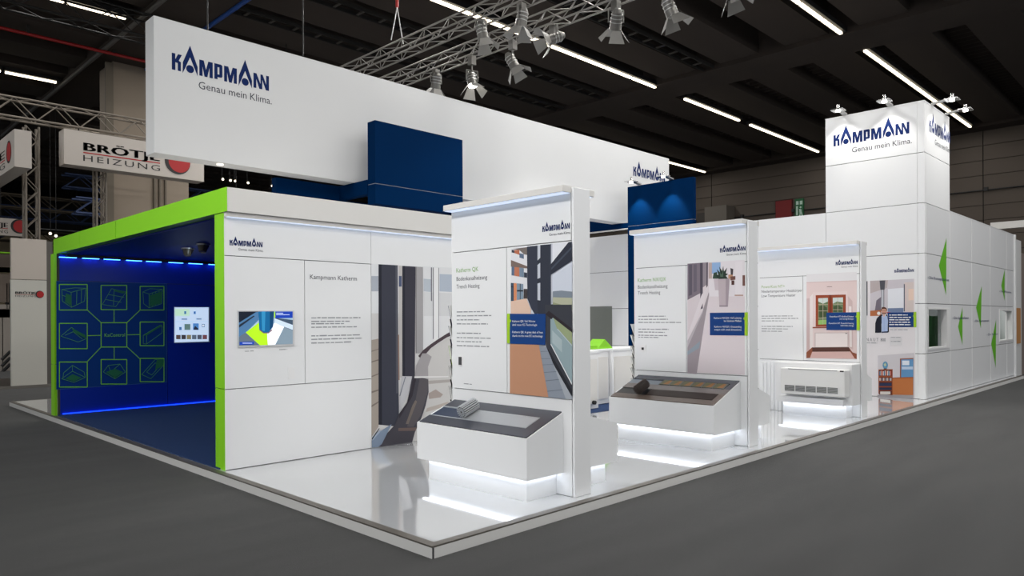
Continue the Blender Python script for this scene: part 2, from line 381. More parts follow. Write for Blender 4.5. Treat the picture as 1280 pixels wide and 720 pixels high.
# ================================================================== THE STAND
HP = .09
p = thing('stand_platform', 'raised white gloss platform carrying the whole exhibition stand', 'platform', (0, 0, 0))
boxpart('deck', p, .075, 20.62, .075, 13.38, .02, HP - .0005, DECK)
b = MB(); b.box(0, 20.7, 0, .075, HP - .012, HP, EDGE); b.box(0, .075, .075, 13.46, HP - .012, HP, EDGE); b.box(.075, 20.7, 13.38, 13.46, HP - .012, HP, EDGE); b.build('edge_profile', p)
for x0, x1 in ((.016, 5.1), (5.104, 10.3), (10.304, 15.5), (15.504, 20.7)): block('kerb_board', p, x0, x1, 0, .02, 0, HP - .012, KERB)
for y0, y1 in ((0, 4.45), (4.454, 8.9), (8.904, 13.46)): block('kerb_board', p, 0, .015, y0, y1, 0, HP - .012, KERB)
boxpart('corner_seam', p, -.001, .017, -.001, .0, 0, HP - .012, SEAM)

# ---------------------------------------------------------------- cabin with the lime green portal
cab = thing('display_cabin', 'white display cabin with lime green portal and dark blue room inside', 'cabin', (.1, 3.63, HP))
Y0, Y1, X0, X1, ZT, ZB = 3.63, 10.28, .105, 4.03, 3.12, 2.862
# front wall (towards the right-hand aisle): core and flush panels
boxpart('wall_core', cab, X0 + .11, X1, Y0 + .03, Y0 + .12, HP, ZB, SEAM)
XA, XB_ = .815, 1.972
g = .004
boxpart('panel', cab, X0, XB_ - g, Y0, Y0 + .03, HP + .006, .96 - g, WHITE)
boxpart('panel', cab, X0, on('y', Y0, 381, 400).x - g, Y0, Y0 + .03, .96 + g, 2.398 - g, WHITE)
boxpart('panel', cab, on('y', Y0, 381, 400).x + g, XB_ - g, Y0, Y0 + .03, .96 + g, 2.398 - g, WHITE)
boxpart('panel', cab, X0, XB_ - g * .7, Y0, Y0 + .03, 2.398 + g, ZB, WHITE)
boxpart('panel', cab, XB_ + g * .7, X1, Y0, Y0 + .03, 2.398 + g, ZB, WHITE)
boxpart('print_panel', cab, XB_ + g, X1, Y0, Y0 + .03, HP + .006, 2.398 - g, WHITE)
bev(boxpart('fascia', cab, X0 - .003, X1, Y0 - .085, Y0 + .12, ZB, ZT, WHITE2), .004)
boxpart('fascia_lip', cab, X0 + .004, X1, Y0 - .05, Y0 - .001, ZB - .05, ZB - .004, WHITE2)
boxpart('led_strip', cab, X0 + .02, X1 - .02, Y0 - .046, Y0 - .004, ZB - .054, ZB - .05, LED2)
boxpart('roof', cab, X0 + .02, X1, Y0 + .12, Y1, ZT - .06, ZT - .01, WHITE2)
boxpart('seam_backing', cab, X0 + .004, X0 + .12, Y0 + .0022, Y0 + .0036, HP, ZB, SEAM)
# portal
yi = on('x', X0, 269, 400).y
for a, c in ((HP, .958), (.966, ZB - .006)): boxpart('green_post', cab, X0 - .002, X0 + .10, Y0 + .004, yi, a, c, LIME)
for a, c in ((HP, .958), (.966, ZB - .006)): boxpart('green_post', cab, X0 - .06, X0 - .02, 10.23, 10.44, a, c, LIME)
b1, b2 = on('x', X0, 145.5, 290).y, on('x', X0, 100.3, 300).y
for a, c in ((Y0 - .085, b1 - .006), (b1 + .006, b2 - .006), (b2 + .006, 10.46)): boxpart('green_beam', cab, X0 - .012, X0 - .004, a, c, ZB, ZT, LIME)
boxpart('beam_core', cab, X0 - .0035, X0 + .12, Y0 + .125, 10.45, ZB + .002, ZT - .012, LIME)
# blue room
for nm, a in dict(room_ceiling=(X0 + .12, X1 - .1, Y0 + .12, Y1 - .08, ZB - .02, ZB + .01), room_side=(X1 - .12, X1 - .1, Y0 + .12, Y1 - .08, HP, ZB), room_inner=(X0 + .1, X1 - .12, Y0 + .12, Y0 + .14, HP, ZB)).items(): boxpart(nm, cab, *a, BLUEROOM)
boxpart('room_carpet', cab, .085, X1 - .12, Y0 + .12, 10.2, HP, HP + .012, BLUECARPET)
YB = 10.2
boxpart('back_core', cab, X0, X1 - .1, YB + .02, YB + .08, HP, ZB, SEAM)
bx = on('y', YB, 209, 400).x
for a, c, z0, z1 in ((X0 + .02, X1 - .12, 2.40, ZB - .02), (X0 + .02, bx - .004, .62, 2.392), (bx + .004, X1 - .12, 1.30, 2.392), (bx + .004, X1 - .12, HP, 1.292), (X0 + .02, bx - .004, HP, .612)):
    boxpart('blue_panel', cab, a, c, YB, YB + .02, z0, z1, BLUEROOM)
boxpart('light_box', cab, X0 + .1, X1 - .12, YB - .14, YB, 2.80, ZB - .02, M('dark_light_box', (6, 8, 14), rough=.6))
BLED = M('blue_white_led', (60, 130, 255), emit=7)
for px0 in (75, 104, 131, 159, 184, 212, 237, 262):
    xx = on('y', YB - .1, px0, 325).x; block('led_segment', cab, xx, xx + .26, YB - .07, YB - .04, 2.79, 2.80, BLED)
boxpart('floor_led', cab, X0 + .05, X1 - .15, YB - .03, YB - .004, HP + .015, HP + .033, M('blue_led', (16, 60, 240), emit=2.2))
# KaControl line graphic on the back wall
GL = (140, 232, 60); Zk = (60, 340, 4.8)
bx9 = [(68,75,235,228),(318,80,472,226),(552,86,695,228),(68,308,235,460),(318,304,472,450),(552,300,695,442),(68,540,235,690),(318,525,472,672),(552,518,695,658)]
polys = [((6, 62, 138), [(50, 55), (712, 70), (712, 660), (50, 705)])]
for e in (((50,55),(712,70)), ((712,70),(712,660)), ((50,705),(712,660))): polys.append(((70, 110, 170), stroke(*e, 2)))
for x0, y0, x1, y1 in bx9:
    for e in (((x0,y0),(x1,y0)), ((x1,y0),(x1,y1)), ((x1,y1),(x0,y1)), ((x0,y1),(x0,y0))): polys.append((GL, stroke(*e, 5)))
for e in (((235,228),(318,304)),((395,226),(395,304)),((552,228),(472,304)),((235,382),(318,380)),((472,377),(552,375)),((235,537),(318,450)),((396,450),(396,527)),((472,448),(552,522))): polys.append((GL, stroke(*e, 4)))
SK = (92, 178, 92)
sk = [[(82,105),(160,95),(225,98),(218,175),(140,212),(85,175),(82,105),(138,122),(140,212)], [(138,122),(225,98)], [(172,115),(170,195)], [(200,105),(198,182)], [(85,140),(138,158)],
      [(325,195),(380,100),(468,120),(405,208),(325,195)], [(345,165),(440,182)], [(362,135),(455,152)], [(395,108),(392,200)], [(400,112),(452,124)],
      [(568,120),(610,100),(685,105),(680,190),(605,215),(572,190),(568,120),(605,132),(605,215)], [(605,132),(685,105)], [(625,125),(625,208)], [(645,118),(645,202)], [(665,112),(665,196)],
      [(76,385),(140,332),(228,400),(180,420),(76,385)], [(100,380),(150,358),(205,402)],
      [(570,380),(672,318),(682,322),(682,365),(590,432),(570,430),(570,380),(590,376),(682,322)], [(590,376),(590,432)],
      [(80,640),(145,595),(222,632),(155,662),(80,640)], [(92,605),(145,560),(215,600)], [(145,560),(145,595)], [(92,605),(88,635)], [(215,600),(222,632)],
      [(330,600),(360,560),(430,552),(462,600),(400,640),(330,600)], [(360,560),(375,600),(430,552)], [(375,600),(400,640)],
      [(560,615),(640,525),(695,522),(690,560),(615,640),(560,615)], [(590,600),(640,545),(672,560),(620,618),(590,600)]]
for ln in sk:
    for a, c in zip(ln, ln[1:]): polys.append((SK, stroke(a, c, 2.5)))
for f in ([(105,128),(138,140),(140,205),(100,180)], [(140,335),(150,358),(228,402),(222,378)], [(575,378),(672,318),(682,322),(590,380)], [(100,640),(145,612),(200,634),(155,656)], [(345,600),(400,580),(450,600),(400,635)], [(650,528),(692,525),(690,560),(640,590)], [(608,140),(680,115),(678,186),(608,208)], [(398,104),(462,118),(450,130),(395,116)]):
    polys.append(((44, 120, 84), f))
flat_print('line_graphic', cab, 'y', YB, polys, Zk, off=.002, step=.00015)
lettering('lettering', cab, 'y', YB, [('KaControl', 130, 155.5, 421, 4.2, ink((130, 220, 80)))], off=.03)

# white touch screen on the blue back wall
ts = thing('touch_screen', 'small bright touch screen on the dark blue wall inside the cabin', 'screen', on('y', YB, 239, 432))
a, c = on('y', YB, 218.1, 384.3), on('y', YB, 260.7, 427)
boxpart('bezel', ts, a.x - .012, c.x + .012, YB - .03, YB - .001, c.z - .012, a.z + .012, M('screen_bezel', (196, 206, 220), rough=.4))
Zt = (205, 370, 10.29)
pol = [((196, 216, 240), [(135,147),(573,147),(573,583),(135,597)]), ((190, 224, 196), rect(138,165,330,258)), ((60, 110, 170), rect(260,195,285,232)), ((60, 110, 170), rect(382,198,408,232)), ((120, 140, 170), rect(225,288,298,306)), ((120, 140, 170), rect(415,286,482,304)),
       ((165, 185, 210), rect(150,328,560,332)), ((70, 110, 160), rect(195,398,226,438)), ((96, 124, 120), rect(262,360,338,436)), ((80, 130, 190), rect(372,352,446,436)), ((40, 44, 60), [(380,420),(400,385),(440,420),(440,436),(385,436)]), ((90, 110, 140), rect(486,360,524,400)), ((225, 235, 245), rect(493,368,517,392))]
for i, cc in enumerate(((86, 70, 66), (60, 56, 60), (130, 120, 90), (90, 104, 120), (80, 86, 100), (110, 70, 76))): pol.append((cc, rect(155 + 68 * i, 500, 212 + 68 * i, 556)))
flat_print('display', ts, 'y', YB - .03, pol, Zt, off=.001, emit=.8)

# pivoting downlights in the blue ceiling
for q, lb in (((235, 310), 'dark eyeball downlight in the blue cabin ceiling, the left one'), ((254, 305), 'eyeball downlight with a pale rim in the blue cabin ceiling, the right one')):
    c = on('z', 2.84, *q); t = thing('downlight', lb, 'light', c, 'eyeball downlights in the cabin ceiling')
    MB().tube(c + Vector((0, 0, .0)), c + Vector((0, 0, -.02)), .10, ALU, 16).build('rim', t)
    MB().tube(c + Vector((0, 0, -.02)), c + Vector((-.02, -.02, -.12)), .085, M('lamp_brown', (70, 62, 50), rough=.4), 16, r2=.05).build('eyeball', t)
    l = bpy.data.lights.new('downlight_light', 'SPOT'); l.energy = 24; l.spot_size = R(110); l.spot_blend = .9; l.shadow_soft_size = .06; l.color = (.75, .9, 1)
    o = bpy.data.objects.new('downlight_light', l); COL.objects.link(o); o.parent = t; o.location = (-.01, .0, -.14); o.rotation_euler = Vector((.1, 1, -.55)).to_track_quat('-Z', 'Y').to_euler()

# large photograph print on the front wall
Za = (460, 325, 6.0)
def lo(pts): return [(x, y + 690) for x, y in pts]        # second crop starts 115 px lower
pa = [((214, 213, 212), [(25,28),(1000,75),(1000,1260),(25,1412)]),
 ((226, 228, 230), [(25,28),(1000,75),(1000,400),(25,400)]),
 ((176, 182, 192), [(25,120),(78,120),(78,235),(25,235)]), ((170, 160, 150), [(25,600),(78,590),(78,1250),(25,1330)]),
 ((128, 118, 110), [(25,985),(78,970),(78,980),(25,1000)]), ((128, 118, 110), [(25,870),(78,850),(78,858),(25,880)]), ((128, 118, 110), [(25,1090),(78,1060),(78,1070),(25,1105)]), ((128, 118, 110), [(25,760),(78,745),(78,753),(25,770)]), ((140, 130, 122), [(25,680),(78,665),(78,671),(25,690)]),
 ((62, 64, 76), [(78,32),(222,40),(226,700),(232,1250),(80,1235)]), ((40, 42, 52), [(78,32),(100,33),(104,1235),(78,1235)]), ((84, 86, 96), [(205,39),(222,40),(228,1000),(210,1000)]),
 ((196, 192, 190), [(228,42),(256,44),(256,880),(232,880)]), ((80, 90, 120), [(230,120),(252,120),(252,200),(230,200)]), ((150, 124, 112), [(222,560),(232,560),(236,900),(226,900)]),
 ((60, 59, 70), [(256,44),(355,50),(350,875),(256,870)]), ((42, 43, 54), [(256,44),(276,45),(276,872),(256,870)]),
 ((166, 164, 166), [(355,50),(410,53),(412,700),(356,700)]), ((140, 138, 140), [(355,50),(364,50),(364,700),(356,700)]),
 ((226, 227, 229), [(412,54),(640,64),(640,560),(590,560),(412,680)]), ((188, 196, 206), [(415,140),(470,145),(470,240),(415,235)]), ((180, 190, 204), [(535,105),(640,110),(640,240),(535,235)]), ((215, 216, 218), [(415,240),(640,250),(640,420),(415,420)]),
 ((112, 112, 120), [(470,56),(478,56),(478,310),(470,305)]), ((120, 120, 126), [(484,56),(490,57),(490,590),(484,595)]), ((236, 236, 237), [(492,57),(526,59),(526,590),(492,610)]), ((130, 130, 134), [(526,59),(531,59),(531,585),(526,590)]),
 ((78, 66, 72), [(375,720),(412,675),(470,630),(526,592),(590,552),(640,525),(640,560),(590,580),(526,620),(470,660),(425,712),(395,740)]),
 ((206, 204, 202), [(430,715),(480,665),(590,590),(640,565),(640,1250),(360,1360),(420,1130),(450,900)]),
 ((166, 162, 164), [(405,700),(440,700),(475,725),(448,800),(450,890),(345,890),(360,790)]),
 ((196, 196, 200), lo([(232,460),(234,330),(250,182),(328,182),(305,300),(262,400)])), ((130, 134, 144), lo([(232,330),(275,185),(282,185),(240,330)])),
 ((72, 70, 78), lo([(328,182),(345,180),(450,205),(452,300),(430,400),(400,490),(350,600),(325,690),(70,712),(110,640),(200,545),(232,460),(290,380),(310,290)])),
 ((92, 88, 92), lo([(385,200),(450,205),(445,300),(395,470),(340,560),(290,560),(350,380)])), ((54, 50, 58), lo([(335,190),(360,192),(330,330),(250,470),(232,500),(232,462),(290,380),(318,290)])),
 ((112, 96, 92), lo([(225,570),(362,565),(355,590),(225,592)])), ((120, 110, 104), lo([(330,400),(352,360),(365,370),(300,540),(280,540)])),
 ((172, 160, 154), lo([(450,310),(505,280),(560,318),(540,340),(455,352)])), ((186, 176, 168), lo([(440,420),(600,372),(610,400),(430,450)])), ((178, 172, 168), lo([(450,215),(620,205),(620,225),(452,240)])),
 ((232, 230, 230), lo([(345,182),(600,180),(600,188),(345,196)])),
 ((130, 146, 168), lo([(25,660),(80,600),(175,540),(100,690),(72,712),(25,718)])), ((168, 182, 200), lo([(25,640),(85,585),(95,590),(30,665)])), ((40, 42, 50), lo([(25,648),(80,570),(84,574),(28,658)]))]
# keep the sheet inside its panel
flat_print('photo_print', cab, 'y', Y0, [(c, [(min(x, 985), y) for x, y in q]) for c, q in pa], Za, off=.001, step=.0002)
logo(cab, 'y', Y0, (287, 306.7), (328, 308.6))
lettering('lettering', cab, 'y', Y0, [('Kampmann Katherm', 387.5, 446, 348.6, 5.6, GREYINK)])
fine_print('fine_print', cab, 'y', Y0, [(389, 450.5, 398, 1.6), (389, 437, 402.5, 1.6), (389, 430, 405.5, 1.6), (389, 446, 409.8, 1.6), (389, 450.5, 420.6, 1.6), (389, 453, 425, 1.6), (389, 440, 429.6, 1.6), (306, 317, 439.5, 1), (349, 359, 437.5, 1)])
boxpart('switch_plate', cab, on('y', Y0, 360, 461).x, on('y', Y0, 368, 461).x, Y0 - .006, Y0, on('y', Y0, 360, 474).z, on('y', Y0, 360, 459.5).z, M('switch_white', (235, 235, 235), rough=.3))

# monitor on the front wall
mo = thing('wall_monitor', 'flush wall monitor showing a blue column on a lime and white floor', 'monitor', on('y', Y0, 332, 433))
a, c = on('y', Y0, 298, 389.4), on('y', Y0, 366, 430)
boxpart('casing', mo, a.x - .012, c.x + .012, Y0 - .014, Y0 - .0005, c.z - .018, a.z + .012, M('monitor_frame', (205, 205, 206), rough=.4))
Zv = (285, 375, 7.2)
pv = [((150, 176, 196), [(95,104),(582,101),(582,395),(97,411)]), ((18, 26, 40), [(95,104),(275,103),(98,235)]), ((70, 110, 150), [(98,205),(250,110),(275,106),(275,180),(160,295),(98,330)]), ((30, 40, 56), [(98,225),(230,140),(240,146),(98,250)]),
 ((170, 224, 30), [(158,292),(275,205),(350,270),(358,404),(285,407)]), ((235, 240, 248), [(350,290),(420,205),(505,240),(425,401),(358,404)]), ((120, 138, 152), [(505,240),(582,270),(582,395),(425,401)]), ((90, 104, 118), [(98,330),(158,292),(285,407),(97,411)]),
 ((60, 78, 96), [(420,160),(582,180),(582,275),(420,205)]), ((190, 206, 220), [(420,165),(582,225),(582,270),(505,240),(420,205)]), ((14, 92, 140), [(272,103),(413,102),(405,240),(365,292),(320,294),(280,262)]), ((44, 130, 176), [(300,103),(335,103),(330,280),(305,275)]), ((10, 60, 100), [(375,103),(413,102),(403,240),(375,270)]), ((120, 90, 90), [(280,262),(320,294),(365,292),(390,262),(395,275),(365,300),(318,301),(282,274)]),
 ((150, 205, 30), rect(413,106,424,160)), ((20, 56, 160), [(424,104),(580,103),(580,160),(424,164)]), ((200, 215, 240), rect(432,116,495,122)), ((200, 215, 240), rect(432,130,552,135)), ((18, 60, 165), [(103,378),(232,374),(232,400),(103,405)]), ((210, 222, 245), rect(130,386,215,391))]
flat_print('display', mo, 'y', Y0 - .014, pv, Zv, off=.001, emit=.55)

# ---------------------------------------------------------------- info panels with counters
def sloped(s, t, n, fr):      # point on a sloped counter top: s up the slope, t along y, n above it
    x, z, e, nn = fr; return Vector((x, 0, z)) + e * s + Vector((0, t, 0)) + nn * n
def slab(b, fr, s0, s1, t0, t1, n0, n1, m):
    vs = [sloped(s, t, n, fr) for n in (n0, n1) for s, t in ((s0, t1), (s0, t0), (s1, t0), (s1, t1))]
    b.raw(vs, [(3, 2, 1, 0), (4, 5, 6, 7), (0, 1, 5, 4), (1, 2, 6, 5), (2, 3, 7, 6), (3, 0, 4, 7)], m)
TH = .232
HEAD = {}
def info_panel(label, xf, y0, y1, xs, top=2.895, split=None, loc=None):
    """upright slab: xf = front face; body with flush panels, end post, canopies and LED strips"""
    t = thing('info_panel', label, 'display panel', (xf + TH / 2, (y0 + y1) / 2, HP), 'double-sided info panels along the right edge')
    xb = xf + TH; g = .004
    boxpart('core', t, xf + .02, xb - .02, y0 + .03, y1 - .002, HP, top - .07, SEAM)
    bev(boxpart('end_post', t, xf, xb, y0, y0 + .026, HP, top - .01, WHITE), .004)
    boxpart('end_post', t, xf, xb, y1 - .02, y1, HP, top - .05, WHITE)
    ys = y0 + .032
    for (a, c) in ((xf, xf + .02), (xb - .02, xb)):
        boxpart('header_panel', t, a, c, ys, y1 - .021, 2.405 + g, top - .06, WHITE)
        boxpart('text_panel', t, a, c, split + g if a == xf else ys, y1 - .021, .972 + g, 2.405 - g, WHITE)
        if a == xf: boxpart('print_panel', t, a, c, ys, split - g, .972 + g, 2.405 - g, WHITE)
        boxpart('lower_panel', t, a, c, ys, y1 - .021, HP + .004, .972 - g, WHITE)
    for (a, c, l0, l1) in ((xf - .115, xf + TH / 2, xf - .105, xf - .004), (xf + TH / 2, xb + .105, xb + .004, xb + .095)):
        bev(boxpart('canopy', t, a, c, y0 + .027, y1, top - .06, top, WHITE2), .003)
        boxpart('light_diffuser', t, l0, l1, y0 + .04, y1 - .012, top - .064, top - .06, LED2)
    t_ = {}
    for c_ in t.children:
        if c_.name.split('.')[0] not in t_ and c_.name.split('.')[0].endswith('_panel'): t_[c_.name.split('.')[0]] = c_
    HEAD[t.name] = t_
    return t
def counter(label, xf, xp, y0, y1, zf, zb, zu, inset, side=-1, group='sloped counters of the info panels', led=True):
    """sloped counter box against an info panel (side -1: before it, +1: behind it), on a recessed lit plinth"""
    t = thing('display_counter', label, 'counter', ((xf + xp) / 2, (y0 + y1) / 2, HP), group)
    MB().prism([(xf, y0, zu), (xf, y0, zf), (xp, y0, zb), (xp, y0, zu)], (0, y1 - y0, 0), WHITE).build('body', t)
    if side > 0:
        o = t.children[-1]
    px = xf + inset * (1 if xp > xf else -1)
    boxpart('plinth', t, px, xp, y0 + inset, y1 - inset, HP, zu, WHITE)
    if led:
        s = 1 if xp > xf else -1
        boxpart('led_strip', t, px - s * .045, px - s * .015, y0 + .04, y1 - .04, zu - .012, zu - .001, LED)
        boxpart('led_strip', t, px, xp - s * .02, y0 + .04, y0 + .06, zu - .012, zu - .001, LED)
    return t
SLATE = M('anthracite_top', (62, 65, 74), rough=.35, noise=.05)
CHAN = M('trench_channel_blue', (46, 58, 80), rough=.3)
GRILL = M('silver_grille', (196, 200, 204), rough=.35, metal=.25)
TRIM = M('satin_trim', (190, 194, 198), rough=.3, metal=.2)
BRZ = M('bronze_grille', (72, 62, 58), rough=.4, metal=.5)

# -- Katherm QK
xq = 1.775
pq = info_panel('info panel with tan terrace photo, nearest the platform corner', xq, .165, 1.848, None, split=1.022)
logo(HEAD[pq.name]['header_panel'], 'x', xq, (678, 290.2), (712.3, 288.0))
lettering('lettering', HEAD[pq.name]['text_panel'], 'x', xq, [('Katherm QK', 570.6, 598, 340.7, 5.3, ink((120, 168, 84))), ('Bodenkanalheizung', 570.8, 609, 351.2, 4.9, GREYINK), ('Trench Heating', 570.8, 599.5, 360.8, 4.9, GREYINK)])
fine_print('fine_print', HEAD[pq.name]['text_panel'], 'x', xq, [(571, 606, 390.6, 1.5), (571, 615, 395.5, 1.5), (571, 600, 400.5, 1.5), (571, 610, 405.5, 1.5), (571, 601, 417, 1.5), (571, 613.5, 422.6, 1.5), (571, 602, 427.3, 1.5), (571, 612.5, 432.6, 1.5), (580, 590, 480, 1.2)])
boxpart('switch_plate', pq, xq - .008, xq, on('x', xq, 578.3, 450).y, on('x', xq, 573.5, 450).y, on('x', xq, 575, 457).z, on('x', xq, 575, 445).z, M('switch_white', (235, 235, 235), rough=.3))
boxpart('switch_button', pq, xq - .012, xq - .007, on('x', xq, 577.8, 450).y, on('x', xq, 574.2, 450).y, on('x', xq, 575, 456).z, on('x', xq, 575, 446).z, M('switch_dark', (60, 60, 62), rough=.4))
Zu = (630, 300, 7.2)
def dn(pts): return [((x / 6.545) * 7.2, (90 + y / 6.545) * 7.2) for x, y in pts]
pb_ = [((214, 219, 228), [(64,76),(616,14),(618,1436),(64,1384)]), ((228, 228, 232), [(64,76),(210,60),(210,600),(64,600)]),
 ((120, 110, 106), [(75,82),(210,64),(210,135),(180,128),(140,92)]), ((188, 110, 82), [(95,92),(140,88),(140,135),(95,118)]), ((96, 112, 136), [(140,118),(180,128),(180,170),(140,160)]), ((60, 64, 76), [(70,88),(95,92),(95,118),(70,112)]),
 ((226, 226, 232), [(64,132),(210,182),(210,226),(64,176)]), ((124, 106, 100), [(64,180),(210,236),(210,256),(64,240)]), ((192, 120, 92), [(95,243),(140,247),(140,330),(95,322)]), ((92, 112, 140), [(70,240),(95,243),(95,322),(70,318)]), ((120, 138, 158), [(140,248),(180,254),(180,336),(140,330)]), ((60, 66, 80), [(182,290),(210,296),(210,340),(182,336)]),
 ((228, 228, 232), [(64,322),(210,346),(210,392),(64,382)]), ((62, 80, 100), [(64,386),(90,388),(90,548),(64,550)]), ((216, 142, 102), [(90,388),(116,390),(116,545),(90,548)]), ((132, 150, 168), [(118,390),(176,396),(176,538),(118,544)]), ((40, 46, 56), [(64,418),(90,420),(90,428),(64,426)]), ((40, 46, 56), [(118,450),(176,452),(176,464),(118,464)]), ((40, 46, 56), [(146,392),(152,393),(152,542),(146,542)]), ((66, 60, 62), [(180,440),(212,440),(212,530),(180,528)]),
 ((226, 194, 174), [(64,552),(205,526),(245,625),(245,700),(64,700)]),
 ((56, 60, 74), [(210,60),(305,50),(305,660),(300,700),(250,620),(215,530)]), ((200, 205, 214), [(305,50),(332,47),(332,640),(305,640)]), ((50, 54, 66), [(305,185),(330,160),(330,205),(305,225)]), ((50, 54, 66), [(305,350),(332,340),(332,385),(305,392)]), ((50, 54, 66), [(305,540),(332,545),(332,700),(305,660)]),
 ((52, 56, 68), [(330,46),(426,38),(426,620),(410,720),(330,700)]), ((74, 78, 92), [(418,38),(428,37),(428,600),(420,600)]), ((190, 196, 206), [(428,36),(440,35),(440,570),(428,570)]),
 ((226, 228, 234), [(440,35),(616,14),(616,60),(440,220)]), ((48, 52, 64), [(420,225),(585,20),(616,16),(618,185),(422,316)]), ((70, 76, 90), [(430,250),(612,60),(614,80),(430,270)]),
 ((208, 214, 226), [(440,312),(618,195),(618,470),(440,470)]), ((130, 140, 152), [(445,462),(520,455),(618,465),(618,520),(445,515)]), ((182, 184, 160), [(445,515),(618,522),(618,636),(445,580)]), ((150, 156, 124), [(445,560),(618,610),(618,636),(445,580)]),
 ((54, 42, 48), [(425,580),(440,578),(618,638),(618,900),(425,720)]), ((84, 70, 74), [(430,605),(618,668),(618,676),(430,614)])]
pb_ += [(c, dn(q)) for c, q in [((60, 62, 70), [(340,-60),(560,-60),(565,690),(470,540),(350,290)]), ((146, 166, 172), [(385,60),(400,42),(565,235),(562,585),(385,262)]), ((152, 164, 126), [(405,40),(440,50),(562,160),(562,275),(440,140)]), ((46, 40, 46), [(345,18),(372,-10),(565,140),(565,170),(405,45),(395,60)]), ((186, 196, 204), [(440,140),(445,136),(562,270),(562,280)]), ((170, 186, 190), [(400,150),(480,230),(480,330),(400,250)]),
 ((232, 234, 236), [(385,262),(392,262),(560,580),(560,596)]), ((168, 174, 182), [(395,385),(562,680),(562,712),(510,712)]), ((40, 42, 48), [(355,288),(385,330),(560,640),(560,690),(395,400)]),
 ((142, 150, 162), [(290,268),(352,285),(395,388),(512,712),(368,696)])] +
 [((112, 120, 132), q) for q in ([(305,322),(365,318),(367,322),(306,326)], [(312,380),(392,378),(393,382),(313,384)], [(322,430),(410,426),(411,430),(323,434)], [(332,492),(432,484),(434,489),(333,497)], [(345,560),(455,548),(457,553),(346,566)], [(358,645),(485,632),(487,637),(359,651)])] +
 [((192, 142, 112), [(55,262),(292,268),(370,696),(55,665)]), ((18, 62, 126), [(55,14),(348,16),(345,270),(55,258)]), (LIMEINK, [(32,14),(55,14),(55,58),(67,72),(55,88),(55,258),(32,254)])]]
flat_print('photo_print', HEAD[pq.name]['print_panel'], 'x', xq, pb_, Zu, off=.001, step=.0002)
WI = ink((235, 238, 242))
lettering('sign_lettering', HEAD[pq.name]['print_panel'], 'x', xq, [('Katherm QK: Viel Wärme', 642, 670.5, 402.8, 2.6, WI), ('dank neuer EC-Technologie', 642, 673, 407.2, 2.6, WI), ('Katherm QK: A great deal of heat', 642, 680.5, 416.2, 2.6, WI), ('thanks to the new EC technology', 642, 680, 420.8, 2.6, WI)], off=.018)

YC0, YC1 = .30, 1.832
cq = counter('white sloped counter with anthracite top and rolled silver grille', 1.29, xq - .001, YC0, YC1, .66, .845, .295, .085)
e = Vector((xq - 1.29, 0, .845 - .66)); L = e.length; e /= L; fr = (1.29, .66, e, Vector((-e.z, 0, e.x)))
b = MB(); slab(b, fr, .012, .150, YC0 + .012, YC1 - .03, 0, .012, SLATE); slab(b, fr, .355, L - .006, YC0 + .012, YC1 - .03, 0, .012, SLATE); slab(b, fr, .150, .355, YC0 + .012, .44, 0, .012, SLATE); b.build('top_frame', cq)
b = MB(); slab(b, fr, .150, .355, .44, YC1 - .03, 0, .004, CHAN); b.build('channel', cq)
b = MB(); slab(b, fr, .150, .160, .44, YC1 - .03, .004, .016, TRIM); slab(b, fr, .345, .355, .44, YC1 - .03, .004, .016, TRIM); b.build('channel_rim', cq)
b = MB(); tt = .45
while tt < 1.30: slab(b, fr, .162, .343, tt, tt + .007, .006, .015, GRILL); tt += .0125
o = b.build('roll_grille', cq); o['kind'] = 'stuff'
def grille_roll(label, fr, s0, s1, t0, rad, m, m2):
    c0, c1 = sloped(s0, t0, rad + .018, fr), sloped(s1, t0, rad + .018, fr); r = thing('grille_roll', label, 'grille', c0, 'rolled-up grilles on the counters')
    ax = (c1 - c0).normalized(); u1 = Vector((0, 1, 0)); u2 = ax.cross(u1)
    N = 18
    for i in range(N):
        t = 2 * math.pi * i / N; d = u1 * math.cos(t) + u2 * math.sin(t); rod('slat', r, c0 + d * rad * .93, c1 + d * rad * .93, .0062, m, 6)
    b = MB()
    for k, rr in enumerate((.62, .32)):
        for i in range(14):
            t = 2 * math.pi * i / 14; d = u1 * math.cos(t) + u2 * math.sin(t); b.tube(c0 + d * rad * rr, c1 + d * rad * rr, .0085, m, 5)
    o = b.build('inner_slats', r); o['kind'] = 'stuff'
    MB().tube(c0 + ax * .004, c1 - ax * .004, rad * .8, m2, 18).build('core', r)
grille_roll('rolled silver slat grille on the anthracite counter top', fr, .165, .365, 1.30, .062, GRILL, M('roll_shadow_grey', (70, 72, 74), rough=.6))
counter('white sloped counter on the far side of the panel nearest the corner', 2.59, xq + TH + .001, YC0, YC1, .66, .815, .285, .085)

# -- Katherm NX/QX
xn = 5.25
pn = info_panel('info panel with tall planter photo, middle of the three', xn, .235, 1.96, None, top=2.93, split=1.125)
logo(HEAD[pn.name]['header_panel'], 'x', xn, (900, 315.8), (932, 314.2))
lettering('lettering', HEAD[pn.name]['text_panel'], 'x', xn, [('Katherm NX/QX', 797.3, 832.5, 352.6, 4.4, ink((120, 168, 84))), ('Bodenkanalheizung', 797.5, 834.5, 361, 4.3, GREYINK), ('Trench Heating', 797.5, 825.3, 368.3, 4.2, GREYINK)])
fine_print('fine_print', HEAD[pn.name]['text_panel'], 'x', xn, [(798, 832, 396, 1.3), (798, 835, 399.8, 1.3), (798, 851.5, 403.6, 1.3), (798, 836, 412, 1.3), (798, 831, 415.6, 1.3), (798, 834, 419.6, 1.3), (798, 824, 422, 1.2)])
boxpart('switch_plate', pn, xn - .008, xn, on('x', xn, 808, 435).y, on('x', xn, 800.5, 435).y, on('x', xn, 804, 440).z, on('x', xn, 804, 431).z, M('switch_white', (235, 235, 235), rough=.3))
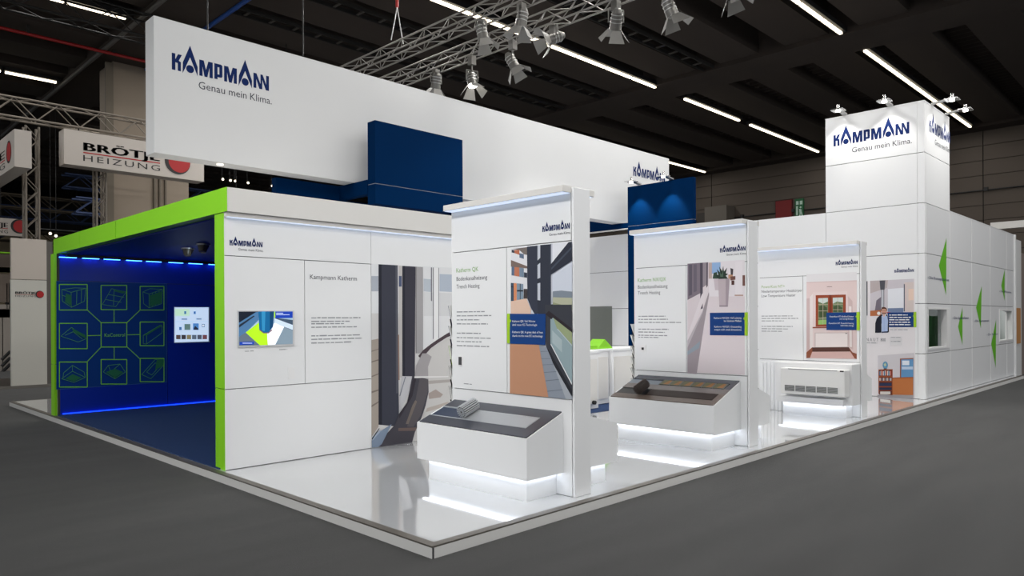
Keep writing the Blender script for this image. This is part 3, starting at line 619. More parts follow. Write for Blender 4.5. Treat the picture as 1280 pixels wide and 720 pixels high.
boxpart('switch_button', pn, xn - .014, xn - .007, on('x', xn, 805.2, 435).y, on('x', xn, 802.6, 435).y, on('x', xn, 804, 437.3).z, on('x', xn, 804, 434.3).z, BLACK)
Zn = (855, 315, 4.5)
pc = [((224, 214, 218), [(20,66),(342,44),(342,692),(20,678)]), ((232, 226, 230), [(140,58),(342,44),(342,250),(140,250)]),
 ((128, 118, 128), [(20,66),(106,60),(106,300),(92,322),(20,300)]), ((98, 92, 104), [(28,72),(46,70),(46,240),(28,248)]), ((110, 102, 114), [(54,70),(72,68),(72,220),(54,228)]), ((84, 78, 90), [(90,62),(106,60),(106,318),(92,322)]), ((150, 140, 148), [(106,60),(134,58),(134,180),(106,200)]), ((100, 92, 102), [(126,60),(136,58),(134,220),(126,224)]),
 ((218, 208, 212), [(20,270),(92,232),(92,322),(20,470)]), ((226, 218, 222), [(100,240),(134,190),(136,216),(20,500),(20,470)]),
 ((160, 150, 156), [(20,682),(20,540),(106,330),(140,225),(142,240),(112,420),(72,686)]), ((146, 158, 172), [(20,560),(92,500),(86,540),(20,580)]), ((186, 178, 184), [(20,500),(112,320),(106,340),(20,540)]),
 ((150, 182, 222), [(158,60),(206,58),(206,120),(158,122)]), ((196, 176, 170), [(140,60),(158,60),(158,150),(140,150)]), ((196, 150, 120), [(250,128),(275,126),(275,150),(250,150)]), ((120, 84, 76), [(262,138),(344,130),(344,190),(330,190),(330,150),(262,160)]), ((76, 70, 74), [(262,90),(278,96),(276,128),(264,128)]), ((90, 60, 56), [(268,160),(284,160),(284,185),(268,185)]),
 ((236, 230, 234), [(290,56),(330,52),(330,246),(290,246)]), ((190, 160, 150), [(286,240),(334,240),(334,248),(286,248)]),
 ((206, 194, 200), [(168,150),(192,150),(198,215),(176,215)]), ((196, 182, 188), [(192,152),(258,150),(248,306),(200,306)]), ((170, 156, 164), [(236,151),(258,150),(248,306),(236,306)]), ((150, 138, 146), [(200,300),(248,300),(248,308),(200,308)]),
 ((58, 78, 66), [(162,150),(168,118),(186,112),(194,150)]), ((46, 62, 52), [(196,152),(178,132),(194,128),(186,96),(204,116),(200,82),(216,108),(222,78),(226,110),(244,88),(236,120),(250,124),(236,134),(250,150)]), ((84, 108, 90), [(206,140),(202,112),(212,128),(222,104),(222,140)]),
 ((18, 62, 126), [(147,342),(342,340),(342,470),(147,468)]), (LIMEINK, [(343,340),(360,339),(360,471),(343,470),(343,386),(334,374),(343,362)])]
flat_print('photo_print', HEAD[pn.name]['print_panel'], 'x', xn, pc, Zn, off=.001, step=.0002)
lettering('sign_lettering', HEAD[pn.name]['print_panel'], 'x', xn, [('Katherm NX/QX: Viel Leistung', 893, 927.3, 398.6, 2.3, WI), ('bei kleinen Maßen', 905.5, 927.3, 402.2, 2.3, WI), ('Katherm NX/QX: Outstanding', 893.5, 927.3, 409.4, 2.3, WI), ('output with small dimensions', 893.5, 927.3, 413, 2.3, WI)], off=.012)
NC0, NC1 = .352, 1.905
cn = counter('white sloped counter with smoked top and bronze grille samples', 4.58, xn - .001, NC0, NC1, .647, .9, .297, .085)
e = Vector((xn - 4.58, 0, .9 - .647)); L = e.length; e /= L; fn = (4.58, .647, e, Vector((-e.z, 0, e.x)))
SMOKE = M('smoked_top', (74, 76, 84), rough=.12, noise=.05); BROWNTOP = M('brown_top', (96, 84, 76), rough=.3, noise=.05)
b = MB(); slab(b, fn, .012, .125, NC0 + .012, NC1 - .02, 0, .012, BROWNTOP); slab(b, fn, .305, .44, NC0 + .012, NC1 - .02, 0, .012, M('taupe_top', (112, 106, 104), rough=.2)); slab(b, fn, .125, .305, NC0 + .012, .44, 0, .012, BROWNTOP); slab(b, fn, .60, L - .006, NC0 + .012, NC1 - .02, 0, .012, SMOKE); slab(b, fn, .44, .60, NC0 + .012, .43, 0, .012, SMOKE); slab(b, fn, .44, .60, 1.40, NC1 - .02, 0, .012, M('grey_glass_top', (120, 128, 138), rough=.12)); b.build('top_frame', cn)
b = MB(); slab(b, fn, .125, .305, .44, NC1 - .02, 0, .003, M('trench_channel_black', (26, 26, 30), rough=.4)); slab(b, fn, .44, .60, .43, 1.40, 0, .003, M('tray_grey', (84, 88, 92), rough=.4)); slab(b, fn, .565, .60, 1.40, NC1 - .02, .012, .016, M('dark_glass_strip', (24, 34, 52), rough=.1)); b.build('channel', cn)
b = MB(); tt = .45
while tt < 1.40: slab(b, fn, .13, .30, tt, tt + .008, .006, .015, BRZ); tt += .0135
o = b.build('roll_grille', cn); o['kind'] = 'stuff'
SAM = [M('sample_olive', (98, 98, 70), rough=.5), M('sample_orange', (150, 104, 56), rough=.5), M('sample_grey', (104, 108, 106), rough=.5)]
for i in range(6):
    b = MB(); t0 = .45 + i * .157
    slab(b, fn, .452, .588, t0, t0 + .15, .004, .016, SAM[2]); slab(b, fn, .452, .588, t0 + .055, t0 + .15, .016, .017, SAM[0])
    b.raw([sloped(s, t, .018, fn) for s, t in ((.46, t0 + .02), (.58, t0 + .02), (.58, t0 + .06), (.46, t0 + .1))], [(0, 1, 2, 3)], SAM[1]); b.build('finish_sample', cn)
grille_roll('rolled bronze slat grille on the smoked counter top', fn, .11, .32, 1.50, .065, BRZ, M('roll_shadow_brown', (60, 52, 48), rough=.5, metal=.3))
counter('white sloped counter on the far side of the planter photo panel', xn + TH + .58, xn + TH + .001, NC0, NC1, .66, .86, .29, .085)

# -- PowerKon
xp = 8.965
pp = info_panel('info panel with pink room and wooden window photo, farthest of the three', xp, .18, 1.925, None, top=2.93, split=1.125)
logo(HEAD[pp.name]['header_panel'], 'x', xp, (1044.7, 331.6), (1072, 330.2))
lettering('lettering', HEAD[pp.name]['text_panel'], 'x', xp, [('PowerKon NT+', 952, 981, 360.4, 3.4, ink((150, 178, 110))), ('Niedertemperatur Heizkörper', 952, 1003, 366, 3.2, GREYINK), ('Low Temperature Heater', 952, 994.5, 371.5, 3.2, GREYINK)])
fine_print('fine_print', HEAD[pp.name]['text_panel'], 'x', xp, [(952, 991, 395.6, 1.1), (952, 998, 398.6, 1.1), (952, 980, 401.6, 1.1), (952, 991, 408.4, 1.1), (952, 985, 411.4, 1.1), (952, 978, 414.4, 1.1)])
Zp = (1005, 335, 6.267)
pd = [((224, 204, 202), [(20,50),(414,30),(414,714),(20,706)]), ((226, 224, 226), [(20,50),(414,30),(414,96),(20,110)]), ((214, 192, 190), [(20,110),(414,96),(414,104),(20,118)]), ((228, 210, 208), [(70,190),(340,182),(345,620),(70,620)]), ((206, 182, 180), [(20,240),(45,235),(45,640),(20,660)]), ((232, 222, 220), [(45,230),(70,200),(70,618),(45,640)]), ((208, 184, 182), [(345,220),(380,260),(385,640),(352,620)]), ((234, 224, 222), [(352,300),(372,300),(376,620),(356,618)]), ((150, 130, 128), [(180,145),(220,144),(220,149),(180,150)]),
 ((150, 72, 46), [(92,213),(328,208),(328,455),(92,460)]), ((108, 128, 92), [(112,237),(188,234),(188,440),(112,444)]), ((112, 132, 96), [(226,233),(306,230),(306,440),(226,440)]), ((206, 216, 212), [(112,237),(188,234),(188,262),(150,280),(112,262)]), ((206, 216, 212), [(226,233),(306,230),(306,270),(260,262),(226,280)]), ((66, 84, 54), [(120,300),(150,290),(180,310),(184,380),(120,390)]), ((70, 88, 58), [(230,300),(270,290),(300,310),(300,345),(230,345)]), ((150, 190, 110), [(112,410),(188,405),(188,440),(112,444)])]
pd += [((196, 178, 160), q) for q in (rect(148,236,151,442), rect(264,232,267,345), rect(112,285,188,288), rect(112,335,188,338), rect(112,390,188,393), rect(226,282,306,285), rect(226,325,306,328))]
pd += [((120, 56, 36), rect(198,212,216,456)), ((152, 78, 52), [(68,463),(330,458),(330,468),(68,472)]), ((206, 190, 188), [(84,506),(348,504),(348,622),(84,626)]), ((236, 226, 224), [(92,512),(342,510),(342,616),(92,620)]), ((120, 110, 108), rect(325,510,340,516)),
 ((88, 58, 50), [(66,622),(352,620),(366,654),(62,656)]), ((206, 172, 166), [(62,656),(366,654),(404,710),(46,704)]), ((142, 84, 62), [(20,662),(66,620),(66,655),(48,704),(20,706)]), ((136, 78, 58), [(352,620),(380,660),(414,672),(414,714),(398,708),(364,655)]),
 ((18, 62, 126), [(177,350),(413,346),(413,486),(177,486)]), (LIMEINK, [(414,345),(438,344),(438,488),(414,487),(414,392),(404,380),(414,368)])]
flat_print('photo_print', HEAD[pp.name]['print_panel'], 'x', xp, pd, Zp, off=.001, step=.0002)
lettering('sign_lettering', HEAD[pp.name]['print_panel'], 'x', xp, [('PowerKon NT: Kraftvoll heizen', 1037.5, 1067.6, 396.6, 1.9, WI), ('mit wenig Energie', 1050, 1067.6, 399.5, 1.9, WI), ('PowerKon NT: Powerful heating', 1036.5, 1067.6, 405, 1.9, WI), ('with little energy', 1051, 1067.6, 407.8, 1.9, WI)], off=.015)
# pedestal with the fan heater and the ribbed acrylic beside it
pdst = thing('heater_pedestal', 'white stepped pedestal under the white fan heater', 'pedestal', (8.75, .85, HP))
bev(boxpart('block', pdst, 8.62, xp - .001, .205, 1.46, .30, .955, WHITE), .008)
boxpart('shelf', pdst, 8.50, 8.62, .30, 1.36, .30, .40, WHITE)
boxpart('plinth', pdst, 8.70, xp - .001, .33, 1.36, HP, .30, WHITE)
boxpart('led_strip', pdst, 8.63, 8.67, .33, 1.40, .288, .299, LED); boxpart('led_strip', pdst, 8.72, 8.9, .25, .28, .288, .299, LED)
fh = thing('fan_heater', 'white wall fan heater with a grey louvred slot at the bottom', 'heater', (8.5, .77, .45))
bev(boxpart('casing', fh, 8.42, 8.619, .245, 1.275, .448, .872, M('heater_white', (228, 228, 226), rough=.3)), .012, 3)
boxpart('top_outlet', fh, 8.418, 8.45, .36, 1.15, .853, .864, M('outlet_grey', (120, 122, 124), rough=.5))
boxpart('keypad', fh, 8.417, 8.45, .26, .32, .845, .866, BLACK)
va, vb = on('x', 8.42, 981, 481), on('x', 8.42, 1048, 492)
boxpart('slot', fh, 8.417, 8.43, vb.y, va.y, .497, .592, M('slot_grey', (96, 98, 94), rough=.6))
for i in range(5):
    yy = vb.y + (va.y - vb.y) * i / 5
    for k in range(5): block('louvre', fh, 8.411, 8.42, yy + .012, yy + (va.y - vb.y) / 5 - .008, .503 + .018 * k, .509 + .018 * k, ALU)
    boxpart('divider', fh, 8.410, 8.42, yy - .006, yy + .006, .497, .592, M('heater_white', (228, 228, 226)))
ac = thing('acrylic_fins', 'upright white acrylic fins standing left of the fan heater', 'display', (8.9, 1.66, HP))
for i in range(6): bev(boxpart('fin', ac, 8.915, 8.945, 1.487 + .066 * i, 1.549 + .066 * i, HP, .93, M('acrylic_white', (240, 242, 244), rough=.35)), .012)
boxpart('back_plate', ac, 8.946, 8.962, 1.47, 1.9, HP, .95, M('acrylic_white', (240, 242, 244)))
counter('white sloped counter on the far side of the pink room photo panel', xp + TH + .58, xp + TH + .001, .30, 1.85, .66, .86, .29, .085)
# ---------------------------------------------------------------- brochure racks on the inner ends of the panels
def brochure_rack(label, x0, x1, y, zt, n, dz, cols, lab, grp, dy=.085):
    t = thing('brochure_rack', label, 'rack', ((x0 + x1) / 2, y, zt - n * dz))
    boxpart('back_rail', t, x0 + .02, x1 - .02, y + .001, y + .008, zt - n * dz - .05, zt, BLACK)
    for i in range(n):
        z = zt - (i + 1) * dz
        MB().prism([(x0, y + .008, z), (x0, y + .03, z), (x0, y + .06, z + dz * .45), (x0, y + .054, z + dz * .45), (x0, y + .027, z + .006), (x0, y + .008, z + .006)], (x1 - x0, 0, 0), BLACK).build('holder', t)
    for i in range(n):
        z = zt - (i + 1) * dz; c = cols[i % len(cols)]
        br = thing('brochure', lab[i], 'brochure', ((x0 + x1) / 2, y + .04, z), grp)
        a = [(x0 + .012, y + .012, z + .008), (x0 + .012, y + .024, z + .008), (x0 + .012, y + dy + .006, z + dz * 1.12), (x0 + .012, y + dy - .006, z + dz * 1.12)]
        MB().prism(a, (x1 - x0 - .024, 0, 0), M('paper_white', (232, 232, 230), rough=.6)).build('pages', br)
        b = [(x0 + .010, y + .024, z + .008), (x0 + .010, y + .028, z + .008), (x0 + .010, y + dy + .010, z + dz * 1.12), (x0 + .010, y + dy + .006, z + dz * 1.12)]
        MB().prism(b, (x1 - x0 - .02, 0, 0), c).build('cover', br)
NV = M('cover_navy', (14, 36, 86), rough=.4); CB = M('cover_black', (34, 36, 38), rough=.4); CL = M('cover_lime', (140, 180, 40), rough=.4)
nth = ('top', 'second', 'third', 'fourth', 'fifth', 'sixth')
brochure_rack('black brochure rack on the inner edge of the terrace photo panel', xq + .02, xq + TH - .02, 1.85, 1.82, 5, .215, [NV, NV, CL, CB, CB], ['brochure in the %s slot of the rack on the terrace photo panel' % w for w in nth], 'brochures on the terrace photo panel')
brochure_rack('black brochure rack on the inner edge of the planter photo panel', xn + .02, xn + TH - .02, 1.962, 1.60, 6, .155, [CB, M('cover_white', (215, 215, 212), rough=.4)], ['brochure in the %s slot of the rack on the planter photo panel' % w for w in nth], 'brochures on the planter photo panel')

# ---------------------------------------------------------------- tower, long inner wall, side wall
XT, YT, MOD = 12.45, .20, .983
rows = [HP, .98, 1.963, 2.946, 3.93, 4.915, 5.91]
def arm_lamp(label, base, d, power=38, grp='square arm lamps', cone=95):
    """lamp plate on an arm that reaches out from a top edge: base point, outward direction d"""
    base, d = Vector(base), Vector(d); sd = Vector((-d.y, d.x, 0)); t = thing('arm_lamp', label, 'lamp', base, grp)
    MB().prism([base - sd * .05, base + sd * .05, base + sd * .03 + d * .34 + Vector((0, 0, .035)), base - sd * .03 + d * .34 + Vector((0, 0, .035))], (0, 0, .03), ALU).build('arm', t)
    c = base + d * .36 + Vector((0, 0, .02))
    q = [c + (d + sd) * .115, c + (d - sd) * .115, c - (d + sd) * .115, c + (sd - d) * .115]
    MB().prism(q, (0, 0, .025), CHROME).build('plate', t)
    MB().tube(c + Vector((0, 0, .02)), c + Vector((0, 0, .12)), .036, CHROME, 12, r2=.03).build('socket', t)
    MB().tube(c + Vector((0, 0, -.004)), c + Vector((0, 0, -.02)), .045, M('lamp_lens', (255, 248, 235), emit=12), 14).build('lens', t)
    l = bpy.data.lights.new('arm_lamp_light', 'SPOT'); l.energy = power; l.spot_size = R(cone); l.spot_blend = .6; l.shadow_soft_size = .05; l.color = (1, .97, .92)
    o = bpy.data.objects.new('arm_lamp_light', l); COL.objects.link(o); o.parent = t; o.location = c - base + Vector((0, 0, -.03))
    o.rotation_euler = (-d * .34 + Vector((0, 0, -1))).to_track_quat('-Z', 'Y').to_euler()
tw = thing('stand_tower', 'tall white panelled tower with the blue word mark on two faces, small window below', 'tower', (XT, YT, HP))
XW = 14.225
boxpart('core', tw, XT + .03, XW - .02, YT + .03, 2.09, 3.94, 5.89, SEAM); boxpart('core', tw, XT + .03, XT + .12, YT + .13, 2.09, HP, 3.94, SEAM)
for z0, z1 in zip(rows, rows[1:]):
    block('panel', tw, XT, XT + .03, .33, 2.095, z0 + .006, z1 - .006, WHITE)
    block('corner_post', tw, XT, XT + .13, YT, .326, z0 + .006, z1 - .006, WHITE)
    if z0 > 3.5: block('panel', tw, XT + .134, XW, YT, YT + .03, z0 + .006, z1 - .006, WHITE)
boxpart('top_cap', tw, XT - .005, XW, YT - .005, 2.095, 5.90, 5.925, WHITE)
logo(tw, 'x', XT, (1041.9, 183.3), (1136.7, 168.3)); logo(tw, 'y', YT, (1161.5, 164.5), (1187.6, 180.6))
lm = [('square arm lamp on the tower left face, the left of two', (XT, on('x', XT, 1056, 150).y, 5.93), (-1, 0, 0)), ('square arm lamp on the tower left face, the right of two', (XT, on('x', XT, 1113, 135).y, 5.93), (-1, 0, 0)),
      ('square arm lamp on the tower right face, nearer the corner', (12.95, YT, 5.93), (0, -1, 0)), ('square arm lamp on the tower right face, farther from the corner', (13.95, YT, 5.93), (0, -1, 0))]
for a in lm: arm_lamp(*a)

iw = thing('inner_wall', 'long white panelled wall behind the info panels, left of the tower', 'wall panel', (XT, 5, HP))
boxpart('core', iw, XT + .03, XT + .12, 2.1, 9.6, HP, 3.92, SEAM)
ycols = [2.1, 3.62, 5.4, 7.2, 9.0, 9.6]
for z0, z1 in zip(rows[:4], rows[1:5]):
    for a, c in zip(ycols, ycols[1:]): block('panel', iw, XT, XT + .03, a + .004, c - .004, z0 + .006, z1 - .006, WHITE)
boxpart('dark_niche', iw, XT - .012, XT - .001, 7.75, 9.0, .75, 2.03, M('niche_grey', (120, 124, 118), rough=.3))
# poster on the tower's left face
Ze = (1080, 340, 4.5)
def up_(pts): return [((x / 12) * 4.5, (40 + y / 12) * 4.5) for x, y in pts]
pe = [((232, 228, 230), [(-30,52),(288,38),(288,712),(-30,690)]), ((206, 200, 206), [(35,50),(280,38),(280,226),(35,246)]), ((188, 176, 176), [(35,50),(135,46),(130,90),(35,120)]), ((228, 230, 236), [(134,96),(226,88),(226,226),(134,226)]), ((214, 200, 196), [(226,60),(280,56),(280,226),(226,226)]), ((120, 136, 168), [(134,204),(222,202),(222,226),(134,228)]), ((232, 206, 190), [(250,96),(280,94),(280,158),(250,160)]),
 ((112, 112, 118), [(94,48),(114,47),(114,200),(98,202)]), ((196, 198, 204), [(98,90),(110,90),(110,196),(99,198)]), ((84, 84, 92), [(88,48),(120,47),(116,100),(92,100)]), ((92, 96, 110), [(224,68),(230,68),(230,222),(224,222)]), ((120, 112, 124), [(70,160),(96,140),(96,220),(60,226)]), ((184, 112, 72), [(35,218),(96,214),(96,246),(35,248)]), ((36, 40, 56), [(12,52),(20,52),(20,244),(12,246)]),
 ((206, 60, 50), [(128,226),(150,226),(150,232),(128,232)])]
pe += [(c, up_(q)) for c, q in [((238, 236, 236), disc(222, 140, 26, 26, 14)), ((96, 60, 46), disc(301, 92, 46, 46)), ((212, 160, 138), disc(301, 104, 40, 44)), ((110, 66, 50), [(262,118),(275,135),(300,128),(325,135),(338,118),(332,142),(315,152),(285,152),(270,142)]), ((206, 150, 130), [(288,135),(314,135),(310,142),(292,142)]), ((90, 56, 44), [(258,90),(264,62),(300,48),(338,62),(343,92),(330,76),(300,72),(272,76)]), ((50, 44, 48), [(266,95),(335,95),(335,99),(266,99)]), ((226, 184, 164), [(284,150),(318,150),(312,186),(296,196),(290,186)]),
 ((30, 32, 44), [(168,432),(170,290),(190,220),(215,190),(272,150),(290,200),(262,300),(262,430)]), ((32, 34, 46), [(330,150),(352,165),(372,250),(376,420),(355,430),(350,250)]), ((176, 194, 228), [(265,180),(290,170),(300,205),(318,168),(350,185),(362,250),(355,415),(266,425)]), ((150, 172, 214), [(298,205),(306,200),(308,420),(302,420)]), ((60, 66, 96), [(266,415),(355,408),(355,430),(266,432)]),
 ((18, 62, 126), [(352,128),(745,122),(745,346),(376,346),(370,250)]), (LIMEINK, [(746,120),(786,118),(786,350),(746,348),(746,196),(733,182),(746,166)]),
 ((224, 222, 224), [(388,490),(570,486),(570,620),(388,622)])]]
pe += [((206, 202, 206), [(75,470),(282,455),(282,712),(75,690)]), ((226, 222, 226), [(75,470),(80,470),(80,690),(75,690)]), ((150, 76, 46), [(82,548),(162,546),(162,694),(82,684)])]
pe += [((96, 44, 30), q) for q in (rect(86,552,158,584), rect(86,592,158,612), rect(86,618,158,642), rect(86,648,158,664), rect(86,668,158,690))]
for i in range(11): pe.append(((((92, 132, 170), (200, 186, 170), (190, 70, 60), (224, 216, 206))[i % 4]), rect(88 + 6.2 * i, 558 - (i % 3) * 2, 93 + 6.2 * i, 582)))
for i in range(10): pe.append(((((214, 206, 196), (150, 110, 96), (92, 104, 130))[i % 3]), rect(88 + 6.8 * i, 596, 94 + 6.8 * i, 611)))
pe += [((44, 52, 82), rect(88,624,156,641)), ((42, 50, 80), rect(88,650,156,663)), ((222, 216, 210), rect(92,672,150,688)), ((96, 150, 186), disc(121, 524, 15, 21)), ((190, 200, 160), [(112,520),(122,510),(128,524),(118,532)]), ((96, 60, 44), rect(112,542,130,547)),
 ((150, 84, 52), [(204,487),(278,484),(278,594),(204,596)]), ((96, 146, 190), [(210,492),(278,490),(278,590),(210,592)]), ((226, 232, 240), rect(216,498,256,524)), ((190, 206, 226), rect(214,532,276,548)), ((184, 112, 64), [(162,596),(278,592),(278,692),(162,690)]), ((150, 84, 48), [(162,594),(278,590),(278,596),(162,600)]), ((160, 156, 160), [(82,692),(278,692),(278,712),(60,705)])]
flat_print('poster', tw, 'x', XT, [(c, [(max(x, -30), y) for x, y in q]) for c, q in pe], Ze, off=.001, step=.0002)
logo(tw, 'x', XT, (1118, 341), (1142.4, 340.2), text=False)
lettering('poster_lettering', tw, 'x', XT, [('N A U T  800', 1083.5, 1107.5, 426.3, 4.0, ink((110, 112, 120)))], off=.022)
fine_print('fine_print', tw, 'x', XT, [(1112, 1135, 394.4, 1.4), (1112, 1139, 397.4, 1.4), (1112, 1137, 400.4, 1.4), (1112, 1138, 403.4, 1.4), (1112, 1139, 406.4, 1.4)], WI, off=.022)
fine_print('fine_print', tw, 'x', XT, [(1083, 1097, 429, .9), (1113, 1135, 412.4, .9), (1114, 1126, 422, .9), (1114, 1126, 427, .9)], off=.022)

sw = thing('side_wall', 'white panelled side wall right of the tower with green arrowheads', 'wall panel', (16, YT, HP))
xc = [XT + .134, 14.23, 16.04, 17.84, 19.69, 20.62]
boxpart('core', tw, XT + .15, XW, YT + .03, YT + .1, HP, 1.0, SEAM); boxpart('core', tw, XT + .15, XW, YT + .03, YT + .1, 1.96, 3.93, SEAM); boxpart('core', sw, 14.24, 20.6, YT + .03, YT + .1, 1.96, 3.92, SEAM)
boxpart('core', sw, 14.24, 18.75, YT + .03, YT + .1, HP, 1.96, SEAM); boxpart('core', sw, 18.75, 20.6, YT + .03, YT + .1, HP, 1.0, SEAM)
SIDEW = M('white_laminate_side', (214, 215, 217), rough=.4, noise=.012, nscale=1.5)
def hole_panel(own, x0, x1, z0, z1, a0, a1, c0, c1):
    b = MB()
    for q in ((x0, x1, z0, c0), (x0, x1, c1, z1), (x0, a0, c0, c1), (a1, x1, c0, c1)):
        if q[1] - q[0] > .005 and q[3] - q[2] > .005: b.box(q[0], q[1], YT, YT + .03, q[2], q[3], SIDEW)
    return b.build('panel', own)
GLASS = M('window_glass', (235, 240, 240), rough=.02); gb = GLASS.node_tree.nodes['Principled BSDF']; gb.inputs['Transmission Weight'].default_value = 1.0; gb.inputs['IOR'].default_value = 1.02
wins = {(0, 1): (12.60, 14.14, 1.05, 1.885), (3, 1): (18.80, 19.685, 1.05, 1.885), (4, 1): (19.695, 20.53, 1.05, 1.885)}
for i, (a, c) in enumerate(zip(xc, xc[1:])):
    for k, (z0, z1) in enumerate(zip(rows[:4], rows[1:5])):
        own = sw if i else tw
        if (i, k) in wins: hole_panel(own, a + .012, c - .012, z0 + .006, z1 - .006, *wins[(i, k)])
        else: block('panel', own, a + .012, c - .012, YT, YT + .03, z0 + .006, z1 - .006, SIDEW)
        if i: block('joint_profile', sw, a - .011, a + .011, YT - .004, YT + .03, z0 + .006, z1 - .006, M('joint_white', (235, 235, 235), rough=.3))
for w0, w1 in ((12.60, 14.14), (18.80, 20.53)):
    b = MB(); f = M('window_frame_white', (228, 228, 228), rough=.35)
    b.box(w0, w1, YT - .012, YT + .16, 1.05, 1.085, f); b.box(w0, w1, YT - .012, YT + .16, 1.85, 1.885, f); b.box(w0, w0 + .03, YT - .012, YT + .16, 1.085, 1.85, f); b.box(w1 - .22, w1, YT - .012, YT + .16, 1.085, 1.85, f)
    wfr = b.build('window_frame', tw if w0 < 14 else sw); boxpart('window_glass', wfr, w0 + .03, w1 - .22, YT + .10, YT + .108, 1.085, 1.85, GLASS)
GP = M('dark_green_banner', (70, 140, 80), rough=.6, noise=.3, nscale=3); GY = M('room_grey', (120, 124, 126), rough=.7)
boxpart('room_back', sw, 14.26, 20.55, 1.55, 1.6, HP, 3.9, GY); boxpart('room_end', sw, 20.5, 20.55, .32, 1.55, HP, 3.9, M('room_white', (200, 202, 204), rough=.6))
for xx in (14.28, 14.6, 14.9, 15.3): boxpart('room_green', sw, xx, xx + .26, .66, .72 + .1 * (xx - 14.2), HP, 1.72, GP)
for xx in (19.85, 20.1): boxpart('room_green', sw, xx, xx + .2, .6, .7, HP, 1.6, GP)
rl = thing('added_store_lamp', 'added ceiling lamp that brightens the store room behind the side wall windows', 'lamp', (15.5, .9, 3.8)); boxpart('housing', rl, 14.5, 19.5, .8, 1.0, 3.82, 3.9, WHITE)
l_ = area_light('added_store_light', (17, .9, 3.8), (17, .9, 0), 5, .2, 90)  # invented lamp, added to brighten the closed room behind the windows
boxpart('corner_trim', sw, 20.62, 20.74, YT - .03, YT + .12, .0, 3.95, WHITE)
boxpart('top_rail', sw, XW, 20.62, YT, YT + .1, 3.93, 3.95, SIDEW)
# green arrowheads with words
tri = [((1183, 297.3), (1173.5, 332), (1182.5, 368.8)), ((1203, 383.8), (1197.5, 408.5), (1203, 431.2)), ((1227, 357.5), (1220, 384.5), (1226, 410.5)), ((1255.8, 336.6), (1251.5, 357), (1255.7, 376)), ((1245, 399.5), (1239, 430), (1244.6, 459.5))]
for q in tri: flat_print('green_arrowhead', sw, 'y', YT, [((92, 168, 24), q)], off=.002)
lettering('lettering', sw, 'y', YT, [('› Die Konzeptstarken', 1159.5, 1186, 348.5, 3.6, NAVYINK), ('› Die Spezialisten', 1190.5, 1210.5, 399, 3.2, NAVYINK), ('› Die Vernetzten', 1217.5, 1236, 402.5, 2.8, NAVYINK), ('› Die Effizienten', 1249, 1264, 365, 2.4, NAVYINK), ('› Die Starken', 1233.5, 1247, 419.5, 2.6, NAVYINK)], off=.004)

# ---------------------------------------------------------------- long hanging banner, blue portals
YBN = 6.5
bn = thing('hanging_banner', 'very long white hanging banner with the blue word mark at its left end', 'banner', (6.8, 6.65, 4.02))
bxl, bxr = .39, 13.3
bev(boxpart('box', bn, bxl, bxr, YBN, YBN + .325, 4.02, 5.912, M('banner_fabric', (213, 214, 215), rough=.7, noise=.02, nscale=1)), .006)
logo(bn, 'y', YBN, (214.78, 86.67), (336.2, 113.9)); logo(bn, 'y', YBN, (791.6, 219.6), (831.2, 225.6), text=False)
for xx in (1.2, 2.75): rod('cable', bn, (xx, YBN + .16, 5.91), (xx, YBN + .16, 10.11), .012, BLACK)
MB().tube((1.35, YBN + .1, 4.0), (1.35, YBN + .1, 4.02), .05, M('under_lamp_lens', (255, 248, 235), emit=.9), 12).build('under_light', bn)
p1 = thing('blue_portal', 'navy blue portal block before the left half of the long banner', 'portal', (4.5, 6.2, HP), 'navy blue portals under the long banner')
for z0, z1 in ((3.60, 3.925), (3.937, 4.965)): bev(boxpart('header', p1, 3.61, 5.515, 5.9, 6.115, z0, z1, NAVY), .004)
boxpart('header_joint', p1, 3.615, 5.51, 5.905, 6.11, 3.925, 3.937, M('joint_grey', (110, 116, 130), rough=.5))
boxpart('cross_beam', p1, 3.60, 3.72, 6.115, 7.1, 3.78, 4.018, NAVY); boxpart('rear_beam', p1, 2.42, 3.6, 6.96, 7.1, 3.55, 4.018, NAVY)
boxpart('post', p1, 5.30, 5.51, 5.92, 6.10, HP, 3.60, NAVY); boxpart('post', p1, 4.1, 4.3, 6.96, 7.1, HP, 3.55, NAVY); boxpart('rear_beam', p1, 3.6, 4.3, 6.96, 7.1, 3.55, 3.78, NAVY)
p2 = thing('blue_portal', 'navy blue portal block with two arm lamps under the right banner end', 'portal', (11.25, 5.4, HP), 'navy blue portals under the long banner')
XR = 11.2
for z0, z1 in ((3.80, 3.92), (3.932, 4.875)): bev(boxpart('header', p2, XR, XR + .12, 4.54, 6.33, z0, z1, NAVY), .004)
boxpart('header_joint', p2, XR + .004, XR + .116, 4.545, 6.325, 3.92, 3.932, M('joint_grey', (110, 116, 130)))
boxpart('cross_beam', p2, XR, XR + .12, 6.33, 6.84, 3.885, 4.015, NAVY); boxpart('cross_beam', p2, XR, XR + .12, 6.842, 8.6, 3.885, 4.35, NAVY); boxpart('cross_beam_edge', p2, XR - .004, XR + .12, 6.33, 8.6, 3.865, 3.884, WHITE2)
boxpart('post', p2, XR, XR + .12, 6.08, 6.33, HP, 3.8, NAVY); boxpart('post', p2, XR, XR + .12, 8.45, 8.6, HP, 3.86, NAVY)
for q, lb in (((800, 236), 'square arm lamp on the right blue portal, the left of two'), ((840, 227), 'square arm lamp on the right blue portal, the right of two')):
    y = on('x', XR, *q).y; arm_lamp(lb, (XR, y, 4.88), (-1, 0, 0), 120, cone=66)

